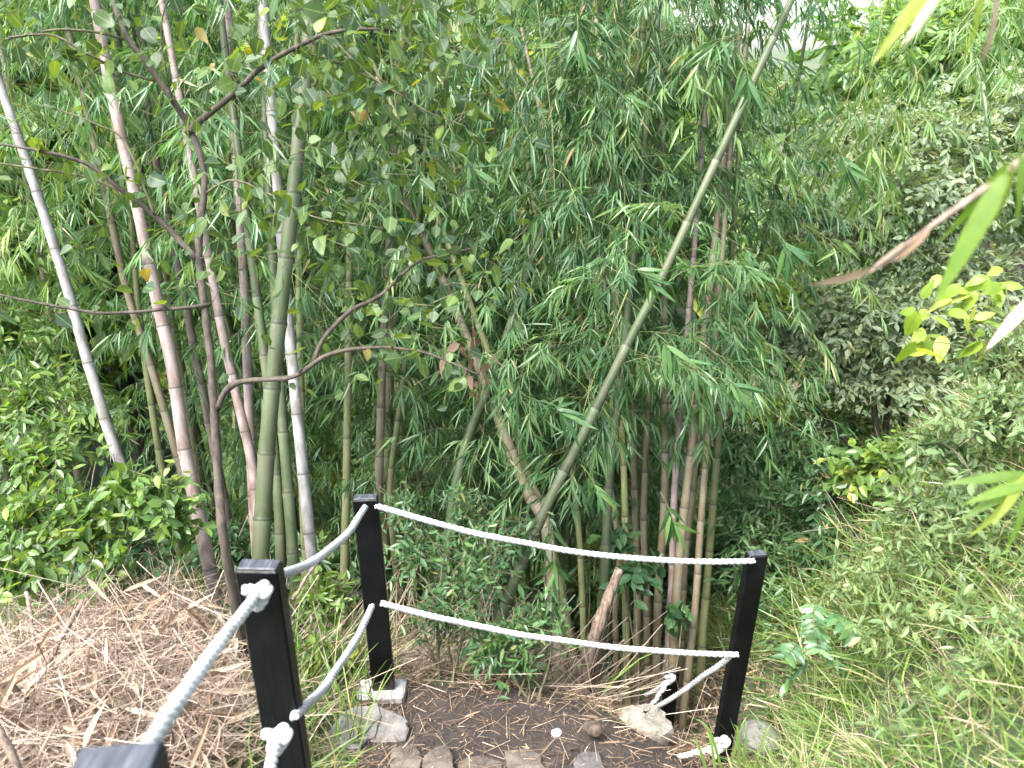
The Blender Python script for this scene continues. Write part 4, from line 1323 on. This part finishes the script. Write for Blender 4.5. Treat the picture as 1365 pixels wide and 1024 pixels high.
arch_branch('pale leafy bamboo branch drooping over the grey tree from the top right corner', [(1400, -120, 4.6), (1290, 20, 4.7), (1200, 130, 4.8), (1140, 260, 4.9)], 'bamboo_leaf_pale', 20)
arch_branch('pale leafy bamboo branch hanging right of the top of the leaning culm', [(1190, -160, 5.0), (1170, 60, 5.0), (1120, 200, 5.0), (1060, 320, 5.1)], 'bamboo_leaf_pale', 16)
arch_branch('light bamboo branch drooping from the top left of the leaning culm', [(860, -160, 4.6), (905, 0, 4.6), (940, 100, 4.6), (950, 190, 4.6)], 'bamboo_leaf_pale', 18)
arch_branch('pale bamboo branch reaching down to the left edge of the grey tree', [(1180, -60, 5.6), (1110, 200, 5.6), (1050, 340, 5.5), (1000, 430, 5.4)], 'bamboo_leaf_pale', 14)
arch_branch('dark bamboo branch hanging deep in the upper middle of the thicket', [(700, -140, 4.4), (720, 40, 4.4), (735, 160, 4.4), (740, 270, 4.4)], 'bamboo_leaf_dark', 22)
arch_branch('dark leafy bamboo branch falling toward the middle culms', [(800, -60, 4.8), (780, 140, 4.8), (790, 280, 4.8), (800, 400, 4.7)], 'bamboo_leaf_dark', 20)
arch_branch('blue green bamboo branch drooping above the long upper rope', [(840, 380, 4.4), (800, 480, 4.3), (775, 560, 4.2), (772, 610, 4.1)], 'bamboo_leaf', 8, (.15, .35))
arch_branch('light bamboo branch hanging at the upper left between the pale culms', [(60, -120, 4.9), (70, 60, 4.9), (60, 210, 4.9), (50, 330, 4.9)], 'bamboo_leaf_pale', 16)
arch_branch('yellowish bamboo branch hanging behind the sapling crown', [(300, -100, 4.9), (310, 60, 4.9), (320, 190, 4.9), (310, 280, 4.9)], 'bamboo_leaf_pale', 16)
arch_branch('leafy bamboo branch drooping right of the thick green culm', [(520, -120, 4.6), (520, 60, 4.6), (540, 230, 4.6), (560, 330, 4.6)], 'bamboo_leaf', 20)

# ------------------------------------------------------------------ featured leaf sprays with single leaves
SL = [broad_leaf_mesh(160 + i, M['bamboo_leaf'], tt, .15, .019, 'leaf') for i, tt in enumerate((.2, .4, .6, .8))]
SP = [(870, 378, 3.9, 'fan of bamboo leaves with one withered leaf on the leaning culm', -30), (770, 70, 3.2, 'pale pair of bamboo leaves lit near the top centre', -90), (985, 520, 4.3, 'drooping leaf fan right of the leaning culm, above the crowded culms', -30),
      (800, 660, 4.0, 'long drooping leaf fan just above the upper long rope', -50), (760, 560, 4.2, 'leaf fan left of the leaning culm at mid height', -25), (640, 235, 3.9, 'sweeping leaf fan high in the middle pointing right', -35), (905, 480, 4.2, 'leaf fan tucked under the leaning culm at right', -40),
      (1000, 115, 3.7, 'pale leaf fan under the upper part of the leaning culm', -70), (740, 770, 3.9, 'dark leaf fan hanging between the two long ropes', -85), (900, 700, 4.3, 'leaf fan in front of the crowded culms just above the long rope', -60), (1130, 230, 4.0, 'light leaf fan hanging before the grey tree', -60), (1055, 340, 4.0, 'leaf fan right of the leaning culm pointing to the grey tree', -45)]
for px, py, d, lab, ang in SP:
    d = min(d, 3.55) - .1 * (px % 3)
    b0 = pix(px - 40 * math.cos(rad(ang)), py + 40 * math.sin(rad(ang)) - 10, d)
    tp = pix(px, py, d)
    t = thing('bamboo_spray', lab, 'leaf spray', tuple(b0), 'single bamboo leaf sprays in front of the thicket')
    a = Acc(); P = resample(spline(np.array([b0 - b0, (tp - b0) * .5 + UP * .015, tp - b0]), 12), .02)
    tube(a, P, .0016, 5); a.build('twig', M['green_twig'], t)
    D = nrm(tp - b0)
    right = np.array([math.cos(rad(ang)), 0, math.sin(rad(ang))])
    for k in range(int(rng.integers(9, 15)) if ang != -90 else 4):
        an = rad(ang + rng.uniform(-55, 45))
        dd = np.array([math.cos(an), rng.normal(0, .3), math.sin(an) - .1])
        place_leaf(SL[rng.integers(0, 4)], t, b0, tp - D * rng.uniform(0, .10), dd, np.array([0, -.7, .7]) + rng.normal(0, .35, 3), rng.uniform(.75, 1.25))

# ------------------------------------------------------------------ dead brush, grass, litter
BLADE = (np.array([[0, .5, 0], [0, -.5, 0], [.4, .42, -.02], [.4, -.42, -.02], [.75, .28, -.14], [.75, -.28, -.14], [1, 0, -.34]]),
         np.array([[0, 1, 3], [0, 3, 2], [2, 3, 5], [2, 5, 4], [4, 5, 6]]))


def scatter(n, x0, x1, y0, y1, ok=None):
    x, y = rng.uniform(x0, x1, n), rng.uniform(y0, y1, n)
    if ok is not None:
        k = ok(x, y); x, y = x[k], y[k]
    return np.stack([x, y, ground(x, y)], 1)


def blades(acc, P, h, w, spread=.6, lean=(0, 0, 0), tint=None):
    n = len(P)
    D = UP + rng.normal(0, spread, (n, 3)) + np.array(lean)
    D[:, 2] = np.abs(D[:, 2]) + .2
    N = rng.normal(0, 1, (n, 3)); N[:, 2] = np.abs(N[:, 2]) + .3
    acc.inst(*BLADE, P, D, N, rng.uniform(h[0], h[1], n), rng.uniform(w[0], w[1], n), tint)


# grass on the right bank
def bank(x, y): return (x > 1.08 - .32 * np.clip(2.7 - y, 0, 1.6) + .05 * np.sin(9 * y) + .75 * np.clip(y - 2.6, 0, .8)) & (x < 4.5)


a = Acc()
Pc = scatter(3600, .5, 4.2, .9, 5.5, bank)
for k in range(9):
    blades(a, Pc + rng.normal(0, .035, Pc.shape) * [1, 1, .3], (.07, .26), (.003, .008), .6, (-.55, -.2, -.25))
Pc = scatter(700, .55, 1.9, .75, 1.9, lambda x, y: x > .62 + .1 * y)
for k in range(6):
    blades(a, Pc + rng.normal(0, .03, Pc.shape) * [1, 1, .3], (.06, .18), (.003, .007), .7, (-.3, -.1, 0))
tag(a.build('grass', M['grass']), 'green and straw coloured grass growing over the right bank', kind='stuff')
a = Acc()
Pc = scatter(1500, 1.4, 4.5, 2.4, 6.0, bank)
for k in range(8):
    blades(a, Pc + rng.normal(0, .05, Pc.shape) * [1, 1, .3], (.14, .38), (.005, .012), .6, (-.6, -.25, -.35))
tag(a.build('grass', M['grass']), 'longer grass on the upper part of the right bank', kind='stuff')
a = Acc()
Pc = scatter(5200, .6, 4.0, .9, 5.0, bank)
blades(a, Pc, (.07, .24), (.002, .005), 1.1, (-.5, -.2, -.5))
tag(a.build('dead_grass', M['straw']), 'dry straw hanging between the grass of the right bank', kind='stuff')
# weeds on the bank: bigger leaves, low
for lab, foot, bl_, n in [('low weed patch with small leaves high on the right bank', (1250, 760, 3.4), [(1240, 740, 3.4, .3, .1), (1320, 720, 3.1, .3, .12), (1180, 760, 3.7, .25, .1)], 110),
                          ('broad leaved weeds in the lower right corner', (1300, 930, 2.3), [(1300, 900, 2.3, .22, .07), (1350, 850, 2.3, .2, .08), (1220, 960, 2.4, .2, .06)], 45),
                          ('leafy weeds halfway up the bank', (1200, 850, 3.1), [(1190, 830, 3.1, .25, .09), (1280, 820, 2.9, .22, .08), (1130, 790, 3.8, .25, .1)], 80)]:
    shrub_px('weed', lab, foot, bl_, n, 'weed_leaf', L=(.03, .065), wr=.34, stems=6, stem_r=.003, cat='weeds', stemmat='green_twig', group='weeds on the grassy bank')

# long grass at the foot of the leaning post
b0 = pix(965, 1015, 3.2); b0[2] = float(ground(b0[0], b0[1]))
t = thing('grass_tuft', 'tuft of long arching grass blades around the foot of the leaning post', 'grass', tuple(b0))
for k, (x0, y0, x1, y1, d) in enumerate([(965, 1035, 915, 955, 3.1), (970, 1035, 1000, 950, 3.15), (955, 1040, 930, 975, 3.0), (985, 1035, 975, 965, 3.0), (945, 1040, 905, 990, 3.0), (1000, 1040, 1035, 960, 3.1), (990, 1040, 992, 955, 3.1)]):
    a = Acc()
    A, B = pix(x0, y0, d) - b0, pix(x1, y1, d) - b0
    mid = (A + B) / 2 + UP * .10
    P = resample(spline(np.array([A, mid, B]), 14), .02)
    hw = .006 * np.sin(np.linspace(.5, math.pi, len(P)))
    Vv = np.concatenate([P - np.array([1, 0, 0]) * hw[:, None], P + np.array([1, 0, .3]) * hw[:, None]])
    m_ = len(P)
    F = [f for i in range(m_ - 1) for f in ((i, m_ + i, m_ + i + 1), (i, m_ + i + 1, i + 1))]
    a.add(Vv, F, .45 + .1 * (k % 3)); a.build('blade', M['grass'], t)

# dead brush heap at the lower left
a = Acc()


def heap(n, c, r, ln, rr, dirs, flat=.6, acc=None):
    O = np.array(c) + np.clip(rng.normal(0, .5, (n, 3)), -1.1, 1.1) * np.array(r)
    zz = ground(O[:, 0], O[:, 1])
    O[:, 2] = np.maximum(O[:, 2], zz + .01)
    D = nrm(rng.normal(0, 1, (n, 3)) * np.array([1, .8, flat]) + np.array(dirs))
    L_ = rng.uniform(ln[0], ln[1], n)
    bnd = rng.normal(0, .12, (n, 3)) * L_[:, None]
    p0, p1 = O - D * L_[:, None] * .5, O + bnd
    p2 = O + D * L_[:, None] * .5
    q = rng.uniform(rr[0], rr[1], n); tt = rng.random(n)
    segs(acc, p0, p1, q, tt); segs(acc, p1, p2, q * .7, tt)


hc = [(50, 930, 2.9, (.5, .45, .16), 1000), (160, 890, 3.15, (.42, .4, .15), 800), (30, 1000, 2.4, (.4, .4, .16), 800), (230, 970, 2.8, (.22, .3, .10), 360), (190, 1000, 2.5, (.3, .3, .12), 500), (100, 860, 3.4, (.4, .3, .10), 300), (330, 970, 3.0, (.2, .2, .06), 120)]
Pu = np.concatenate([pix(px, py, d) + np.clip(rng.normal(0, .5, (n // 5, 3)), -1.1, 1.1) * np.array(r) * 1.1 for px, py, d, r, n in hc])
Pu[:, 2] = ground(Pu[:, 0], Pu[:, 1]) + .03
blades(a, Pu, (.15, .42), (.003, .007), .55)
for px, py, d, r, n in hc:
    heap(n, pix(px, py, d), r, (.10, .6), (.0008, .0026), (.5, 0, .1), .6, a)
Pg = np.concatenate([pix(px, py, d) + np.clip(rng.normal(0, .5, (n // 3, 3)), -1.1, 1.1) * np.array(r) for px, py, d, r, n in hc])
Pg = np.vstack([Pg, scatter(420, -1.5, -.62, 1.7, 3.2)])
Pg[:, 2] = ground(Pg[:, 0], Pg[:, 1])
b = Acc()
for k in range(4): blades(b, Pg[rng.random(len(Pg)) < .5] + rng.normal(0, .02, 3) * [1, 1, 0], (.12, .42), (.004, .012), .55)
tag(b.build('green_blades', M['grass']), 'green shoots growing up through the brush heap', kind='stuff')
Pu = np.concatenate([pix(px, py, d) + np.clip(rng.normal(0, .5, (n // 5, 3)), -1.1, 1.1) * np.array(r) * 1.1 for px, py, d, r, n in hc])
Pu[:, 2] = ground(Pu[:, 0], Pu[:, 1]) + .03
blades(a, Pu, (.15, .42), (.003, .007), .55)
for px, py, d, r, n in hc:
    heap(n, pix(px, py, d), np.array(r) * 1.05, (.05, .4), (.0006, .0016), (.4, 0, .3), .8, a)
tag(a.build('dead_brush', M['straw']), 'tangle of dry straw coloured stalks piled at the lower left', kind='stuff')
a = Acc()
for px, py, d, r, n in hc:
    O = pix(px, py, d) + np.clip(rng.normal(0, .5, (n // 2, 3)), -1.1, 1.1) * np.array(r)
    O[:, 2] = np.maximum(O[:, 2], ground(O[:, 0], O[:, 1]) + .01)
    ln = rng.uniform(.08, .22, len(O))
    a.inst(*LANCE, O, rng.normal(0, 1, O.shape) * [1, 1, .6] + [.4, 0, -.2], rng.normal(0, 1, O.shape) + UP, ln, ln * .11)
tag(a.build('dead_leaves', M['tan_leaf']), 'dry curled bamboo leaves caught in the brush heap', kind='stuff')
GK = 'dry sticks lying in the brush heap'
for lab, pts, r in [('long straight dry stick slanting up through the brush heap', [(0, 985, 2.6), (65, 880, 2.75), (110, 800, 2.9)], .014),
                    ('pale short stick at the left edge of the brush heap', [(-20, 905, 2.4), (15, 915, 2.45), (35, 935, 2.5)], .013),
                    ('thin grey stick crossing low behind the two-knot post', [(270, 1020, 2.6), (310, 940, 2.8), (340, 890, 3.0)], .006),
                    ('bare thin stick leaning between the two-knot and concrete-footed posts', [(390, 800, 3.2), (430, 740, 3.3), (470, 705, 3.4)], .007),
                    ('whitish stick at the lower left corner of the brush heap', [(-10, 965, 2.0), (20, 1010, 2.0), (30, 1040, 2.0)], .013),
                    ('stick leaning at the left behind the nearest post', [(35, 790, 3.2), (50, 870, 3.0), (70, 905, 2.9)], .009)]:
    P = np.array([pix(*p) for p in pts])
    a = Acc(); c = P[0].copy(); P = resample(spline(P - c, 20), .04)
    tube(a, P + rng.normal(0, .002, P.shape), np.linspace(r, r * .7, len(P)), 7)
    tag(a.build('dry_stick', M['dead_wood'], smooth=True, loc=tuple(c)), lab, 'stick', GK)

# undergrowth between the brush and bamboo feet, and on the slope behind
a = Acc()
Pc = scatter(3800, -4.5, 2.5, 2.9, 7.5, lambda x, y: ~((x > .45) & (x < 1.5) & (y < 4.2)))
blades(a, Pc, (.12, .45), (.006, .014), .7)
Pc = scatter(6000, -9, 6, 6.5, 14)
blades(a, Pc, (.3, .9), (.012, .03), .7)
tag(a.build('undergrowth', M['grass']), 'grassy undergrowth among the bamboo feet on the slope', kind='stuff')
a = Acc()
Pc = np.vstack([scatter(2200, -4.5, 3, 2.85, 7.5), scatter(900, -.8, .5, 2.85, 3.6), scatter(900, -2.4, -.75, 2.5, 3.9)])
segs(a, Pc, Pc + nrm(rng.normal(0, 1, Pc.shape) * [1, 1, .5] + UP * .4) * rng.uniform(.15, .7, len(Pc))[:, None], .002)
tag(a.build('dry_stalks', M['straw']), 'thin dry stalks standing among the bamboo feet', kind='stuff')
for q in range(84):
    x, y = rng.uniform(-4.6, 2.8), rng.uniform(3.4, 8.0)
    if q >= 46: x, y = rng.uniform(-.75, .5) * 9, rng.uniform(7.5, 12)
    if .3 < x < 2.0 and y < 5.4: y += 2.4
    z = float(ground(x, y))
    shrub('undershrub', ('low ferny undershrub on the slope under the bamboo', 'low light green undershrub on the slope under the bamboo', 'low dark leaved undershrub on the slope under the bamboo')[q % 3], (x, y, z), [((x + rng.normal(0, .1), y, z + rng.uniform(.25, .7)), (.35, .35, .25)), ((x + rng.normal(0, .3), y + .1, z + .3), (.3, .3, .2))],
          170, ('fern_leaf', 'scrub_leaf', 'bamboo_leaf_dark')[q % 3], (.05, .11), rng.choice([.28, .4, .5]), 4, 'low shrubs under the bamboo', .005)

# litter on the path and ledge
a = Acc()
Pc = scatter(9000, -1.3, 1.3, 1.7, 3.15, lambda x, y: (rng.random(len(x)) < .3 + .75 * np.clip(2.2 * np.maximum(y - 2.62, 0) + 1.6 * np.maximum(-.35 - x, 0) + .12, 0, 1)))
Pc[:, 2] += .008
n = len(Pc)
D = rng.normal(0, 1, (n, 3)) * [1, 1, .15]
segs(a, Pc, Pc + nrm(D) * rng.uniform(.02, .13, n)[:, None], rng.uniform(.0008, .002, n))
Pc = scatter(2600, -1.3, 1.35, 1.7, 3.15, lambda x, y: rng.random(len(x)) < .2 + .8 * np.clip(2.2 * np.maximum(y - 2.62, 0) + 1.6 * np.maximum(-.35 - x, 0), 0, 1))
Pc[:, 2] += .012
n = len(Pc); ln = rng.uniform(.02, .085, n)
a.inst(*LANCE, Pc, rng.normal(0, 1, (n, 3)) * [1, 1, .2], UP + rng.normal(0, .7, (n, 3)), ln, ln * rng.uniform(.06, .16, n))
Pc = scatter(3600, .3, 1.9, 2.9, 4.6); Pc[:, 2] += .012
n = len(Pc); ln = rng.uniform(.03, .12, n)
a.inst(*LANCE, Pc, rng.normal(0, 1, (n, 3)) * [1, 1, .3], UP + rng.normal(0, .6, (n, 3)), ln, ln * rng.uniform(.06, .2, n))
tag(a.build('leaf_litter', M['litter']), 'dead leaves and twigs scattered over the path and ledge', kind='stuff')
a = Acc()
Pc = np.vstack([scatter(500, -.4, 1.2, 2.2, 3.1), scatter(900, .4, 1.9, 2.9, 4.4)])
n = len(Pc); Pc[:, 2] += .004
T_, F_ = DIAM
a.inst(np.array([[-.5, -.5, 0], [.5, -.4, 0], [.4, .5, 0], [-.4, .5, 0], [0, 0, .6]]), np.array([[0, 1, 4], [1, 2, 4], [2, 3, 4], [3, 0, 4]]), Pc, rng.normal(0, 1, (n, 3)) * [1, 1, .1], np.tile(UP, (n, 1)), rng.uniform(.006, .022, n), rng.uniform(.006, .022, n))
tag(a.build('soil_crumbs', M['path']), 'crumbs of dark soil lying on the path', kind='stuff')

# ------------------------------------------------------------------ far wooded slope across the valley
FT = []
for i in range(4):
    L_, T_ = Acc(), Acc()
    bl_ = [(np.array([rng.normal(0, 1.1), rng.normal(0, 1.1), 3.5 + rng.normal(0, 1.1)]), (rng.uniform(1.0, 1.7),) * 2 + (rng.uniform(.8, 1.3),)) for _ in range(7)]
    crown_geo(L_, T_, bl_, 1500, (.16, .30), .45, DIAM, 6, shell=.4, tw=.004)
    a = Acc(); limb(a, [(0, 0, -.5), (.1, 0, 1.5), (0, .1, 3.5), (.2, 0, 5)], .14, .04)
    for b_ in bl_[:4]:
        limb(a, [(0, 0, 2), np.array(b_[0]) * .6 + [0, 0, .6], b_[0]], .06, .02, 5)
    FT.append((a.mesh('trunk', M['bark'], True), [L_.mesh('crown', M['scrub_leaf']), L_.mesh('crown', M['bamboo_leaf_pale'])]))
for q in range(64):
    y = rng.uniform(14, 46)
    x = rng.uniform(-.8, .8) * y
    low = .12 < x / y < .66
    if low: x, y = x * 48 / y, 48 + rng.uniform(-6, 8)
    tr, cr = FT[rng.integers(0, 4)]
    t = thing('tree', 'far tree in the bright wood beyond the bamboo thicket', 'tree', (x, y, float(hz(x, y))), 'far trees across the valley')
    t.rotation_euler = (0, 0, rng.uniform(0, 6.283))
    sc = rng.uniform(1.0, 1.5) * (.75 if low else 1.6); t.scale = (sc, sc, sc)
    link('trunk', tr, t)
    link('crown', cr[rng.integers(0, 2)], t)['kind'] = 'stuff'
